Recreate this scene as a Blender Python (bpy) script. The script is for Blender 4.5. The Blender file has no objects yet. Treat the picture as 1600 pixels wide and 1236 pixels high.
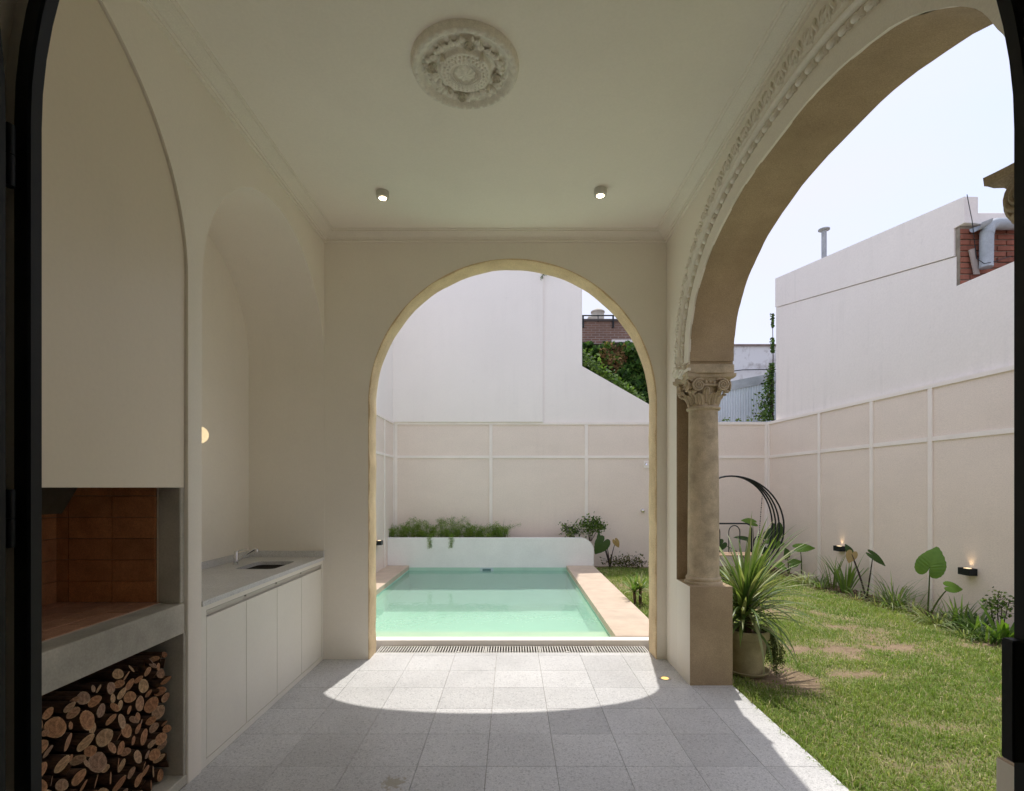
import bpy, bmesh, math, random
import numpy as np
from mathutils import Vector, Matrix

random.seed(11)
rng = np.random.default_rng(11)
R = math.radians
PI = math.pi
D = bpy.data
scene = bpy.context.scene
COL = scene.collection

# ------------------------------------------------------------------ camera
F_PX, VPX, VPY, W_PX, H_PX, CAM_Z = 825.0, 800.0, 762.0, 1600.0, 1236.0, 1.6
cam = D.cameras.new('camera')
cam.sensor_fit = 'HORIZONTAL'
cam.sensor_width = 36.0
cam.lens = 36.0 * F_PX / W_PX
cam.shift_x = (W_PX / 2 - VPX) / W_PX
cam.shift_y = (VPY - H_PX / 2) / W_PX
cam.clip_start = 0.02
cam.clip_end = 500
cam_o = D.objects.new('camera', cam)
cam_o.location = (0, 0, CAM_Z)
cam_o.rotation_euler = (PI / 2, 0, 0)
COL.objects.link(cam_o)
scene.camera = cam_o

# ------------------------------------------------------------------ sun direction, sky, exposure
SUN_TRAVEL = Vector((-0.066, -0.38, -1.0)).normalized()
to_sun = -SUN_TRAVEL
SUN_EL = math.asin(to_sun.z)
world = D.worlds.new('World')
scene.world = world
world.use_nodes = True
wn, wl = world.node_tree.nodes, world.node_tree.links
wn.clear()
w_out = wn.new('ShaderNodeOutputWorld')
w_bg = wn.new('ShaderNodeBackground')
w_bg.inputs['Strength'].default_value = 0.15
w_sky = wn.new('ShaderNodeTexSky')
w_sky.sky_type = 'NISHITA'
w_sky.sun_disc = False
w_sky.sun_elevation = SUN_EL
w_sky.sun_rotation = math.atan2(to_sun.x, to_sun.y)
w_sky.altitude = 30
w_sky.air_density = 1.0
w_sky.dust_density = 2.0
w_sky.ozone_density = 2.0
# thin veil of high cloud
w_tc = wn.new('ShaderNodeTexCoord')
w_map = wn.new('ShaderNodeMapping')
w_map.inputs['Scale'].default_value = (1.0, 1.6, 3.0)
w_noi = wn.new('ShaderNodeTexNoise')
w_noi.inputs['Scale'].default_value = 1.6
w_noi.inputs['Detail'].default_value = 5
w_ramp = wn.new('ShaderNodeMapRange')
w_ramp.inputs['From Min'].default_value = 0.38
w_ramp.inputs['From Max'].default_value = 0.66
w_ramp.inputs['To Min'].default_value = 0.68
w_ramp.inputs['To Max'].default_value = 1.0
w_mix = wn.new('ShaderNodeMix')
w_mix.data_type = 'RGBA'
w_mix.inputs[7].default_value = (3.35, 3.42, 4.1, 1)
wl.new(w_tc.outputs['Generated'], w_map.inputs['Vector'])
wl.new(w_map.outputs['Vector'], w_noi.inputs['Vector'])
wl.new(w_noi.outputs['Fac'], w_ramp.inputs['Value'])
wl.new(w_ramp.outputs['Result'], w_mix.inputs[0])
wl.new(w_sky.outputs['Color'], w_mix.inputs[6])
wl.new(w_mix.outputs[2], w_bg.inputs['Color'])
wl.new(w_bg.outputs['Background'], w_out.inputs['Surface'])

sun = D.lights.new('sun', 'SUN')
sun.energy = 2.0
sun.angle = R(0.6)
sun.color = (1.0, 0.95, 0.87)
sun_o = D.objects.new('sun', sun)
sun_o.rotation_euler = SUN_TRAVEL.to_track_quat('-Z', 'Y').to_euler()
sun_o.location = (2, 12, 20)
COL.objects.link(sun_o)

scene.view_settings.view_transform = 'Standard'
scene.view_settings.look = 'None'
scene.view_settings.gamma = 1
scene.view_settings.use_curve_mapping = False
scene.view_settings.exposure = 0.85
cy = scene.cycles
cy.use_denoising = True
cy.max_bounces = 12
cy.diffuse_bounces = 8
cy.glossy_bounces = 4
cy.transmission_bounces = 6
cy.transparent_max_bounces = 12
cy.sample_clamp_indirect = 6.0
cy.blur_glossy = 1.0

# ------------------------------------------------------------------ helpers
def lin(r, g, b):
    def f(v):
        v /= 255.0
        return v / 12.92 if v <= 0.04045 else ((v + 0.055) / 1.055) ** 2.4
    return (f(r), f(g), f(b))

def P(px, py, d):
    """photo pixel + known depth -> point"""
    return Vector(((px - VPX) * d / F_PX, d, CAM_Z - (py - VPY) * d / F_PX))

def G(px, py, z=0.0):
    """photo pixel of a point at known height -> point"""
    d = (CAM_Z - z) * F_PX / (py - VPY)
    return Vector(((px - VPX) * d / F_PX, d, z))

OFFS = {}          # world offset of an Empty, by name

def off_of(o):
    return OFFS.get(o.name, Vector((0, 0, 0)))

def tag(o, label=None, cat=None, group=None, kind=None):
    if label: o['label'] = label
    if cat: o['category'] = cat
    if group: o['group'] = group
    if kind: o['kind'] = kind
    return o

def thing(name, label, cat, loc, group=None):
    o = D.objects.new(name, None)
    o.empty_display_size = 0.05
    COL.objects.link(o)
    o.location = loc
    OFFS[o.name] = Vector(loc)
    return tag(o, label, cat, group)

def link(o, parent=None):
    COL.objects.link(o)
    if parent is not None:
        o.parent = parent
        v = off_of(parent)
        if v.length > 0:
            o.matrix_parent_inverse = Matrix.Translation(-v)
    return o

def mesh_of(name, verts, faces, mats, smooth=False, angle=None, midx=None):
    me = D.meshes.new(name)
    me.from_pydata([tuple(v) for v in verts], [], faces)
    if not isinstance(mats, (list, tuple)): mats = [mats]
    for m in mats: me.materials.append(m)
    if midx is not None:
        me.polygons.foreach_set('material_index', midx)
    if smooth or angle:
        me.polygons.foreach_set('use_smooth', [True] * len(me.polygons))
    if angle:
        me.set_sharp_from_angle(angle=R(angle))
    me.update()
    return me

def mk(name, verts, faces, mats, parent=None, smooth=False, angle=None, midx=None):
    return link(D.objects.new(name, mesh_of(name, verts, faces, mats, smooth, angle, midx)), parent)

def inst(name, me, loc, parent=None, rot=(0, 0, 0), scale=(1, 1, 1)):
    o = D.objects.new(name, me)
    o.location = loc; o.rotation_euler = rot; o.scale = scale
    return link(o, parent)

def bm_finish(bm, name, mats, parent=None, smooth=False, angle=None):
    bmesh.ops.recalc_face_normals(bm, faces=bm.faces[:])
    me = D.meshes.new(name)
    bm.to_mesh(me); bm.free()
    if not isinstance(mats, (list, tuple)): mats = [mats]
    for m in mats: me.materials.append(m)
    if smooth or angle:
        me.polygons.foreach_set('use_smooth', [True] * len(me.polygons))
    if angle:
        me.set_sharp_from_angle(angle=R(angle))
    return me

def box_mesh(name, sx, sy, sz, mat, bevel=0.0, seg=1, origin=(0, 0, 0)):
    """box with its corner at origin"""
    bm = bmesh.new()
    bmesh.ops.create_cube(bm, size=1)
    for v in bm.verts:
        v.co = Vector(((v.co.x + .5) * sx, (v.co.y + .5) * sy, (v.co.z + .5) * sz)) + Vector(origin)
    if bevel:
        bmesh.ops.bevel(bm, geom=bm.edges[:], offset=bevel, segments=seg, profile=.5, affect='EDGES')
    return bm_finish(bm, name, mat)

def box(name, x0, x1, y0, y1, z0, z1, mat, parent=None, bevel=0.0, seg=1):
    x0, x1 = min(x0, x1), max(x0, x1); y0, y1 = min(y0, y1), max(y0, y1); z0, z1 = min(z0, z1), max(z0, z1)
    me = box_mesh(name, x1 - x0, y1 - y0, z1 - z0, mat, bevel, seg, (x0, y0, z0))
    return link(D.objects.new(name, me), parent)

def lathe_data(prof, n=32, c=(0, 0, 0), axis='z', wob=None):
    vs, fs = [], []
    for i, (r, z) in enumerate(prof):
        for k in range(n):
            a = 2 * PI * k / n
            rr = r * (wob(a, z) if wob else 1)
            p = (rr * math.cos(a), rr * math.sin(a), z)
            if axis == 'x': p = (p[2], p[0], p[1])
            if axis == 'y': p = (p[0], p[2], p[1])
            vs.append((p[0] + c[0], p[1] + c[1], p[2] + c[2]))
    for i in range(len(prof) - 1):
        for k in range(n):
            a, b = i * n + k, i * n + (k + 1) % n
            fs.append((a, b, b + n, a + n))
    if prof[0][0] > 1e-6: fs.append(tuple(range(n - 1, -1, -1)))
    if prof[-1][0] > 1e-6: fs.append(tuple(range((len(prof) - 1) * n, len(prof) * n)))
    return vs, fs

def lathe(name, prof, mat, parent=None, n=32, c=(0, 0, 0), axis='z', wob=None, angle=40):
    vs, fs = lathe_data(prof, n, c, axis, wob)
    return mk(name, vs, fs, mat, parent, angle=angle)

def tube_data(pts, rad, n=8, closed=False, base=0):
    pts = [Vector(p) for p in pts]
    m = len(pts)
    rads = rad if isinstance(rad, (list, tuple)) else [rad] * m
    vs, fs = [], []
    up = None
    for i, p in enumerate(pts):
        if closed: t = pts[(i + 1) % m] - pts[i - 1]
        else: t = pts[min(i + 1, m - 1)] - pts[max(i - 1, 0)]
        t.normalize()
        if up is None:
            up = Vector((0, 0, 1)) if abs(t.z) < .9 else Vector((1, 0, 0))
        a = t.cross(up)
        if a.length < 1e-5: a = t.orthogonal()
        a.normalize(); b = a.cross(t).normalized(); up = b
        for k in range(n):
            w = 2 * PI * k / n
            vs.append(p + (a * math.cos(w) + b * math.sin(w)) * rads[i])
    for i in range(m if closed else m - 1):
        j = (i + 1) % m
        for k in range(n):
            fs.append((base + i * n + k, base + i * n + (k + 1) % n, base + j * n + (k + 1) % n, base + j * n + k))
    if not closed:
        fs.append(tuple(base + k for k in range(n - 1, -1, -1)))
        fs.append(tuple(base + (m - 1) * n + k for k in range(n)))
    return vs, fs

def tube(name, pts, rad, mat, parent=None, n=8, closed=False):
    vs, fs = tube_data(pts, rad, n, closed)
    return mk(name, vs, fs, mat, parent, angle=50)

class MB:
    """collects pieces of ONE part"""
    def __init__(self): self.v = []; self.f = []
    def add(self, vs, fs):
        b = len(self.v)
        self.v += [tuple(v) for v in vs]; self.f += [tuple(i + b for i in f) for f in fs]
    def tube(self, pts, rad, n=8, closed=False): self.add(*tube_data(pts, rad, n, closed))
    def lathe(self, *a, **k): self.add(*lathe_data(*a, **k))
    def box(self, x0, x1, y0, y1, z0, z1):
        self.add([(x0, y0, z0), (x1, y0, z0), (x1, y1, z0), (x0, y1, z0), (x0, y0, z1), (x1, y0, z1), (x1, y1, z1), (x0, y1, z1)],
                 [(0, 3, 2, 1), (4, 5, 6, 7), (0, 1, 5, 4), (1, 2, 6, 5), (2, 3, 7, 6), (3, 0, 4, 7)])
    def build(self, name, mat, parent=None, smooth=False, angle=None):
        return mk(name, self.v, self.f, mat, parent, smooth, angle)

def extrude_poly(name, poly, fn, t0, t1, mats, parent=None, skip=None, bevel_edges=None, bevel=0.012, angle=30):
    """poly: 2D loop; fn(u,v,t)->xyz; caps at t0 and t1, sides between. skip: set of side indices left open.
    mats = [cap0, cap1, side]"""
    bm = bmesh.new()
    a = [bm.verts.new(fn(u, v, t0)) for u, v in poly]
    b = [bm.verts.new(fn(u, v, t1)) for u, v in poly]
    n = len(poly)
    f = bm.faces.new(a); f.material_index = 0
    f = bm.faces.new(b[::-1]); f.material_index = 1
    for i in range(n):
        if skip and i in skip: continue
        j = (i + 1) % n
        f = bm.faces.new((a[i], a[j], b[j], b[i])); f.material_index = 2
    if bevel_edges:
        es = [bm.edges.get((a[i], a[(i + 1) % n])) for i in bevel_edges]
        bmesh.ops.bevel(bm, geom=[e for e in es if e], offset=bevel, segments=3, profile=.5, affect='EDGES', material=-1)
    me = bm_finish(bm, name, mats, angle=angle)
    return link(D.objects.new(name, me), parent)

def strip(name, path_a, path_b, mat, parent=None, closed=False, angle=30):
    n = len(path_a)
    fs = [(i, (i + 1) % n, n + (i + 1) % n, n + i) for i in range(n if closed else n - 1)]
    return mk(name, list(path_a) + list(path_b), fs, mat, parent, angle=angle)

# ------------------------------------------------------------------ materials
def nn(nt, t, **kw):
    n = nt.nodes.new(t)
    for k, v in kw.items():
        if k in n.inputs: n.inputs[k].default_value = v
        else: setattr(n, k, v)
    return n

def new_mat(name):
    m = D.materials.new(name); m.use_nodes = True
    nt = m.node_tree
    return m, nt, nt.nodes['Principled BSDF']

def col4(c): return (c[0], c[1], c[2], 1)

def pos(nt, scale=(1, 1, 1), obj=False):
    if obj: s = nn(nt, 'ShaderNodeTexCoord').outputs['Object']
    else: s = nn(nt, 'ShaderNodeNewGeometry').outputs['Position']
    if scale == (1, 1, 1): return s
    mp = nn(nt, 'ShaderNodeMapping'); mp.inputs['Scale'].default_value = scale
    nt.links.new(s, mp.inputs['Vector'])
    return mp.outputs['Vector']

def noise(nt, vec, scale, detail=4, rough=.55):
    n = nn(nt, 'ShaderNodeTexNoise', Scale=scale, Detail=detail, Roughness=rough)
    nt.links.new(vec, n.inputs['Vector'])
    return n.outputs['Fac']

def rng_map(nt, s, a, b, c=0., d=1.):
    m = nn(nt, 'ShaderNodeMapRange')
    for k, v in zip(('From Min', 'From Max', 'To Min', 'To Max'), (a, b, c, d)): m.inputs[k].default_value = v
    nt.links.new(s, m.inputs['Value'])
    return m.outputs['Result']

def mixc(nt, fac, a, b, blend='MIX'):
    m = nn(nt, 'ShaderNodeMix', data_type='RGBA', blend_type=blend)
    for i, s in ((0, fac), (6, a), (7, b)):
        if hasattr(s, 'links') or hasattr(s, 'is_linked'): nt.links.new(s, m.inputs[i])
        else: m.inputs[i].default_value = s if i == 0 else col4(s)
    return m.outputs[2]

def bump(nt, bsdf, h, strength=.2, dist=.01):
    b = nn(nt, 'ShaderNodeBump', Strength=strength, Distance=dist)
    nt.links.new(h, b.inputs['Height'])
    nt.links.new(b.outputs['Normal'], bsdf.inputs['Normal'])

def surf(name, c, rough=.8, var=.06, vs=1.5, bs=60, bstr=.15, bdist=.004, fine=.03, spec=.3, obj=False, c2=None, randv=0., stretch=(1, 1, 1), streak=0., wave=0.):
    """painted / mineral surface: broad mottling, fine speckle, fine relief"""
    m, nt, b = new_mat(name)
    v = pos(nt, stretch, obj)
    c2 = c2 or tuple(x * (1 - 2.2 * var) for x in c)
    hi = tuple(min(1, x * (1 + var)) for x in c)
    out = mixc(nt, rng_map(nt, noise(nt, v, vs, 6, .6), .32, .7), hi, c2)
    if streak:
        sv = noise(nt, pos(nt, (7, 7, .35)), 1.0, 6, .62)
        sm = noise(nt, v, .8, 4)
        k = nn(nt, 'ShaderNodeMath', operation='MULTIPLY')
        nt.links.new(rng_map(nt, sv, .48, .72), k.inputs[0]); nt.links.new(rng_map(nt, sm, .42, .65), k.inputs[1])
        out = mixc(nt, rng_map(nt, k.outputs[0], 0, 1, 0, streak), out, tuple(x * .62 for x in c))
        k2 = rng_map(nt, noise(nt, v, 5.5, 8, .7), .60, .72, 0, streak * .8)
        out = mixc(nt, k2, out, tuple(x * .70 for x in c))
    if fine:
        k = rng_map(nt, noise(nt, v, bs * 1.7, 3), .3, .7, 1 - fine * 2, 1 + fine)
        out = mixc(nt, 1.0, out, k, 'MULTIPLY')
    if randv:
        oi = nn(nt, 'ShaderNodeObjectInfo')
        k = rng_map(nt, oi.outputs['Random'], 0, 1, 1 - randv, 1 + randv)
        out = mixc(nt, 1.0, out, k, 'MULTIPLY')
    nt.links.new(out, b.inputs['Base Color'])
    b.inputs['Roughness'].default_value = rough
    b.inputs['Specular IOR Level'].default_value = spec
    if bstr: bump(nt, b, noise(nt, v, bs, 5, .6), bstr, bdist)
    if wave:
        b2 = nn(nt, 'ShaderNodeBump', Strength=wave, Distance=.03)
        nt.links.new(noise(nt, v, 2.6, 3, .5), b2.inputs['Height'])
        b1 = b.inputs['Normal'].links[0].from_node
        nt.links.new(b2.outputs['Normal'], b1.inputs['Normal'])
    return m

def plain(name, c, rough=.5, metal=0., spec=.5, emit=None, estr=0.):
    m, nt, b = new_mat(name)
    b.inputs['Base Color'].default_value = col4(c)
    b.inputs['Roughness'].default_value = rough
    b.inputs['Metallic'].default_value = metal
    b.inputs['Specular IOR Level'].default_value = spec
    if emit:
        b.inputs['Emission Color'].default_value = col4(emit)
        b.inputs['Emission Strength'].default_value = estr
    return m

def leafmat(name, c, c2, rough=.45, trans=.35, vs=14.):
    """leaf: colour varies per object and along it; light passes through"""
    m, nt, b = new_mat(name)
    oi = nn(nt, 'ShaderNodeObjectInfo')
    v = pos(nt)
    f = nn(nt, 'ShaderNodeMath', operation='ADD')
    nt.links.new(rng_map(nt, oi.outputs['Random'], 0, 1, -.3, .3), f.inputs[0])
    nt.links.new(noise(nt, v, vs, 3), f.inputs[1])
    out = mixc(nt, rng_map(nt, f.outputs[0], .1, .9), c, c2)
    nt.links.new(out, b.inputs['Base Color'])
    b.inputs['Roughness'].default_value = rough
    tr = nn(nt, 'ShaderNodeBsdfTranslucent')
    br = mixc(nt, 1.0, out, (1.3, 1.35, .6), 'MULTIPLY')
    nt.links.new(br, tr.inputs['Color'])
    mx = nn(nt, 'ShaderNodeMixShader'); mx.inputs[0].default_value = trans
    nt.links.new(b.outputs['BSDF'], mx.inputs[1]); nt.links.new(tr.outputs['BSDF'], mx.inputs[2])
    nt.links.new(mx.outputs['Shader'], nt.nodes['Material Output'].inputs['Surface'])
    return m

M = {}
M['plaster'] = surf('warm_plaster_paint', (.87, .82, .73), .72, .02, .9, 45, .12, .004, .012, streak=.10, wave=.22)
M['ceil'] = surf('ceiling_paint', (.88, .83, .745), .8, .02, .8, 40, .10, .004, .012, streak=.05, wave=.16)
M['mould'] = surf('moulding_paint', (.84, .79, .695), .65, .015, 6, 70, .12, .003, .03)
M['hood'] = surf('hood_enamel', (.74, .66, .535), .40, .02, .8, 30, .05, .003, .01, spec=.4, streak=.06, wave=.25)
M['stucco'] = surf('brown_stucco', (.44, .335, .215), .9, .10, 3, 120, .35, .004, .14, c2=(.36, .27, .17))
M['ochre'] = surf('ochre_stucco', (.80, .635, .405), .9, .12, 4, 120, .4, .004, .16, c2=(.68, .52, .32))
M['stone'] = surf('carved_stone', (.56, .46, .325), .88, .14, 9, 130, .3, .003, .12)
M['white'] = surf('white_exterior_paint', (.92, .865, .825), .8, .015, .6, 30, .12, .006, .012, streak=.14, wave=.12)
M['white_old'] = surf('white_neighbour_paint', (.90, .84, .80), .85, .02, .5, 22, .2, .008, .02, streak=.30, wave=.2)
M['fence'] = surf('brushed_beige_render', (.86, .75, .665), .88, .018, 1.2, 34, .2, .005, .05, stretch=(1, 1, 2.2), streak=.10)
M['trim'] = surf('fence_trim_paint', (.92, .85, .79), .75, .03, 2, 40, .08, .003, .02)
M['concrete'] = surf('grey_concrete', (.50, .475, .405), .8, .14, 3, 60, .2, .003, .06)
M['soil'] = surf('soil', (.20, .135, .085), .95, .3, 5, 90, .9, .02, .25, c2=(.10, .066, .042))
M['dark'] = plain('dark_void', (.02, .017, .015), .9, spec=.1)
M['grout'] = surf('grout', (.30, .26, .21), .95, .15, 8, 80, .2)
M['soot'] = surf('sooty_plaster', (.13, .115, .085), .95, .2, 4, 50, .2)

# firebrick
def brickmat(name, c, c2, rv=.12):
    return surf(name, c, .9, .12, 9, 90, .5, .003, .12, c2=c2, randv=rv)
M['fbrick'] = brickmat('firebrick', (.52, .235, .10), (.38, .16, .07))
M['hbrick'] = brickmat('hearth_brick', (.50, .27, .165), (.38, .19, .11))
M['rbrick'] = brickmat('red_wall_brick', (.30, .115, .075), (.21, .08, .055), .2)

# terrazzo
def terrazzo(name, base, chips, sc=170., rough=.38, stain=None, rv=.075):
    m, nt, b = new_mat(name)
    v = pos(nt)
    vo = nn(nt, 'ShaderNodeTexVoronoi', Scale=sc); nt.links.new(v, vo.inputs['Vector'])
    vo2 = nn(nt, 'ShaderNodeTexVoronoi', Scale=sc * .42); nt.links.new(v, vo2.inputs['Vector'])
    h = nn(nt, 'ShaderNodeSeparateColor'); nt.links.new(vo.outputs['Color'], h.inputs[0])
    h2 = nn(nt, 'ShaderNodeSeparateColor'); nt.links.new(vo2.outputs['Color'], h2.inputs[0])
    cr = nn(nt, 'ShaderNodeValToRGB'); cr.color_ramp.interpolation = 'CONSTANT'
    els = cr.color_ramp.elements
    els[0].position = 0; els[0].color = col4(chips[0])
    els[1].position = .12; els[1].color = col4(base)
    for p, c in ((.55, tuple(x * 1.12 for x in base)), (.78, chips[1]), (.92, chips[2])):
        e = els.new(p); e.color = col4(c)
    nt.links.new(h.outputs[0], cr.inputs[0])
    out = mixc(nt, rng_map(nt, h2.outputs[1], .86, .88), cr.outputs['Color'], chips[1])
    out = mixc(nt, rng_map(nt, h2.outputs[2], .93, .95), out, chips[0])
    big = rng_map(nt, noise(nt, v, 1.7, 5), .3, .7, .90, 1.06)
    out = mixc(nt, 1.0, out, big, 'MULTIPLY')
    if rv:
        oi = nn(nt, 'ShaderNodeObjectInfo')
        out = mixc(nt, 1.0, out, rng_map(nt, oi.outputs['Random'], 0, 1, 1 - rv, 1 + rv), 'MULTIPLY')
    if stain:
        (sx, sy, sr) = stain
        d = nn(nt, 'ShaderNodeVectorMath', operation='DISTANCE'); nt.links.new(v, d.inputs[0])
        d.inputs[1].default_value = (sx, sy, 0)
        ad = nn(nt, 'ShaderNodeMath', operation='ADD'); nt.links.new(d.outputs['Value'], ad.inputs[0])
        nt.links.new(rng_map(nt, noise(nt, v, 26, 4), .25, .75, -.05, .05), ad.inputs[1])
        out = mixc(nt, rng_map(nt, ad.outputs[0], sr * .7, sr, .75, 0), out, (.33, .29, .20))
    nt.links.new(out, b.inputs['Base Color'])
    nt.links.new(rng_map(nt, noise(nt, v, 6, 4), .3, .7, rough - .06, rough + .12), b.inputs['Roughness'])
    b.inputs['Specular IOR Level'].default_value = .4
    bump(nt, b, noise(nt, v, 40, 3), .04, .002)
    return m
M['terrazzo'] = terrazzo('grey_terrazzo', (.58, .58, .583), ((.45, .45, .453), (.67, .667, .665), (.52, .52, .52)), 260., stain=(-.645, 2.86, .062))
M['granite'] = terrazzo('grey_granite', (.62, .615, .605), ((.48, .48, .48), (.70, .695, .69), (.55, .55, .55)), 420., .4, rv=0)
M['coping'] = surf('cream_pool_stone', (.62, .50, .39), .7, .06, 5, 90, .15, .003, .06)
M['shell'] = surf('mint_pool_plaster', (.50, .72, .60), .6, .05, 1.5, 40, .05, .003, .02, c2=(.44, .65, .54))
M['shell_top'] = surf('pale_pool_ledge', (.80, .77, .58), .6, .05, 3, 50, .08)
M['planter'] = surf('white_planter_paint', (.90, .90, .885), .7, .03, 2, 40, .08)
M['cab'] = surf('cabinet_lacquer', (.82, .79, .70), .45, .02, 1.2, 30, .03, .002, .01)
M['alu'] = plain('brushed_aluminium', (.58, .55, .49), .5, .15)
M['chrome'] = plain('chrome', (.75, .75, .76), .12, 1.)
M['steel'] = plain('sink_steel', (.42, .41, .40), .28, 1.)
M['black'] = surf('black_steel_paint', (.012, .017, .020), .42, .1, 8, 60, .1, .002, .05)
M['frame'] = surf('dark_blue_steel_paint', (.005, .009, .012), .5, .1, 5, 50, .12, .002, .05, spec=.35)
M['glass'] = None
M['grate'] = surf('pale_grate', (.62, .60, .55), .7, .08, 8, 60, .1)
M['galv'] = surf('galvanised_sheet', (.40, .44, .48), .45, .1, 6, 40, .06, .002, .05, spec=.5)
M['corr'] = surf('pale_corrugated_sheet', (.60, .67, .74), .45, .05, 2, 20, .05)
M['grey_pipe'] = surf('grey_pipe', (.42, .44, .47), .6, .1, 6, 40, .1)
M['wood_grey'] = surf('weathered_board', (.38, .33, .30), .9, .15, 6, 50, .3, stretch=(1, 1, .15))
M['tank'] = surf('tank_cement', (.55, .52, .45), .9, .12, 1.5, 12, .2)
M['pot'] = surf('cream_clay_pot', (.42, .36, .22), .8, .12, 7, 60, .2, .003, .06, c2=(.32, .275, .16))
M['cloth'] = surf('bench_wood', (.42, .29, .19), .7, .15, 6, 50, .15)
M['warm_bulb'] = plain('lit_bulb', (1, .9, .75), .5, emit=(1, .80, .52), estr=9.0)
M['globe'] = plain('lit_globe', (.8, .7, .5), .4, emit=(1, .76, .44), estr=.45)
M['fixture'] = surf('fixture_white', (.62, .60, .55), .5, .03, 4, 40, .02)

def glassmat():
    m, nt, b = new_mat('door_glass')
    nt.nodes.remove(b)
    t = nn(nt, 'ShaderNodeBsdfTransparent'); t.inputs[0].default_value = (.92, .95, .95, 1)
    g = nn(nt, 'ShaderNodeBsdfGlossy', Roughness=.02)
    fr = nn(nt, 'ShaderNodeFresnel', IOR=1.45)
    mx = nn(nt, 'ShaderNodeMixShader')
    nt.links.new(fr.outputs[0], mx.inputs[0]); nt.links.new(t.outputs[0], mx.inputs[1]); nt.links.new(g.outputs[0], mx.inputs[2])
    nt.links.new(mx.outputs[0], nt.nodes['Material Output'].inputs['Surface'])
    return m
M['glass'] = glassmat()

def watermat():
    m, nt, b = new_mat('pool_water')
    nt.nodes.remove(b)
    v = pos(nt, (1, .75, 1))
    t = nn(nt, 'ShaderNodeBsdfTransparent'); t.inputs[0].default_value = (.84, .955, .905, 1)
    g = nn(nt, 'ShaderNodeBsdfGlossy', Roughness=.045)
    fr = nn(nt, 'ShaderNodeFresnel', IOR=1.33)
    bp = nn(nt, 'ShaderNodeBump', Strength=.12, Distance=.02)
    nt.links.new(noise(nt, v, 7.0, 3, .5), bp.inputs['Height'])
    nt.links.new(bp.outputs[0], fr.inputs['Normal']); nt.links.new(bp.outputs[0], g.inputs['Normal'])
    df = nn(nt, 'ShaderNodeBsdfDiffuse'); df.inputs[0].default_value = (.60, .92, .76, 1)
    m0 = nn(nt, 'ShaderNodeMixShader'); m0.inputs[0].default_value = .36
    nt.links.new(t.outputs[0], m0.inputs[1]); nt.links.new(df.outputs[0], m0.inputs[2])
    mx = nn(nt, 'ShaderNodeMixShader')
    nt.links.new(fr.outputs[0], mx.inputs[0]); nt.links.new(m0.outputs[0], mx.inputs[1]); nt.links.new(g.outputs[0], mx.inputs[2])
    nt.links.new(mx.outputs[0], nt.nodes['Material Output'].inputs['Surface'])
    return m
M['water'] = watermat()

def barkmat():
    return surf('log_bark', (.115, .062, .036), .95, .3, 14, 60, .9, .012, .25, c2=(.05, .028, .018), randv=.35, stretch=(.25, 1, 1))
M['bark'] = barkmat()
def cutmat():
    m, nt, b = new_mat('sawn_wood')
    v = pos(nt, obj=True)
    w = nn(nt, 'ShaderNodeTexWave', wave_type='RINGS', rings_direction='X', Scale=2.6, Distortion=3.5, Detail=3)
    nt.links.new(v, w.inputs['Vector'])
    oi = nn(nt, 'ShaderNodeObjectInfo')
    cr = nn(nt, 'ShaderNodeValToRGB')
    e = cr.color_ramp.elements
    e[0].color = col4((.52, .25, .11)); e[1].color = col4((.84, .58, .30))
    x = e.new(.45); x.color = col4((.70, .38, .18)); x = e.new(.7); x.color = col4((.46, .33, .23))
    nt.links.new(oi.outputs['Random'], cr.inputs[0])
    # darker heart, pale sapwood ring: distance from the log's axis in its own space
    sp = nn(nt, 'ShaderNodeSeparateXYZ'); nt.links.new(v, sp.inputs[0])
    cx = nn(nt, 'ShaderNodeCombineXYZ'); nt.links.new(sp.outputs[1], cx.inputs[1]); nt.links.new(sp.outputs[2], cx.inputs[2])
    ln = nn(nt, 'ShaderNodeVectorMath', operation='LENGTH'); nt.links.new(cx.outputs[0], ln.inputs[0])
    out = mixc(nt, rng_map(nt, ln.outputs['Value'], .55, .85), mixc(nt, .35, cr.outputs['Color'], (.40, .17, .085)), cr.outputs['Color'])
    out = mixc(nt, rng_map(nt, ln.outputs['Value'], .80, .88), out, (.80, .60, .36))
    out = mixc(nt, rng_map(nt, w.outputs['Fac'], 0, 1, 0, .45), out, (.20, .09, .045))
    out = mixc(nt, 1.0, out, rng_map(nt, noise(nt, v, 3.2, 6, .7), .30, .66, .30, 1.2), 'MULTIPLY')
    nt.links.new(out, b.inputs['Base Color']); b.inputs['Roughness'].default_value = .85
    return m
M['cut'] = cutmat()

def grassmat(name):
    m, nt, b = new_mat(name)
    at = nn(nt, 'ShaderNodeAttribute', attribute_name='tint')
    nt.links.new(at.outputs['Color'], b.inputs['Base Color'])
    b.inputs['Roughness'].default_value = .6
    b.inputs['Specular IOR Level'].default_value = .25
    tr = nn(nt, 'ShaderNodeBsdfTranslucent')
    nt.links.new(mixc(nt, 1.0, at.outputs['Color'], (1.2, 1.3, .7), 'MULTIPLY'), tr.inputs['Color'])
    mx = nn(nt, 'ShaderNodeMixShader'); mx.inputs[0].default_value = .35
    nt.links.new(b.outputs[0], mx.inputs[1]); nt.links.new(tr.outputs[0], mx.inputs[2])
    nt.links.new(mx.outputs[0], nt.nodes['Material Output'].inputs['Surface'])
    return m
M['tintleaf'] = grassmat('tinted_foliage')
M['drac'] = leafmat('variegated_strap_leaf', (.06, .12, .028), (.25, .33, .11), .4, .35, 9)
M['drac_dry'] = leafmat('pale_strap_leaf', (.28, .33, .15), (.46, .46, .27), .5, .35, 9)
M['taro'] = leafmat('elephant_ear_leaf', (.10, .21, .026), (.17, .30, .05), .42, .5, 6)
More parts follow.
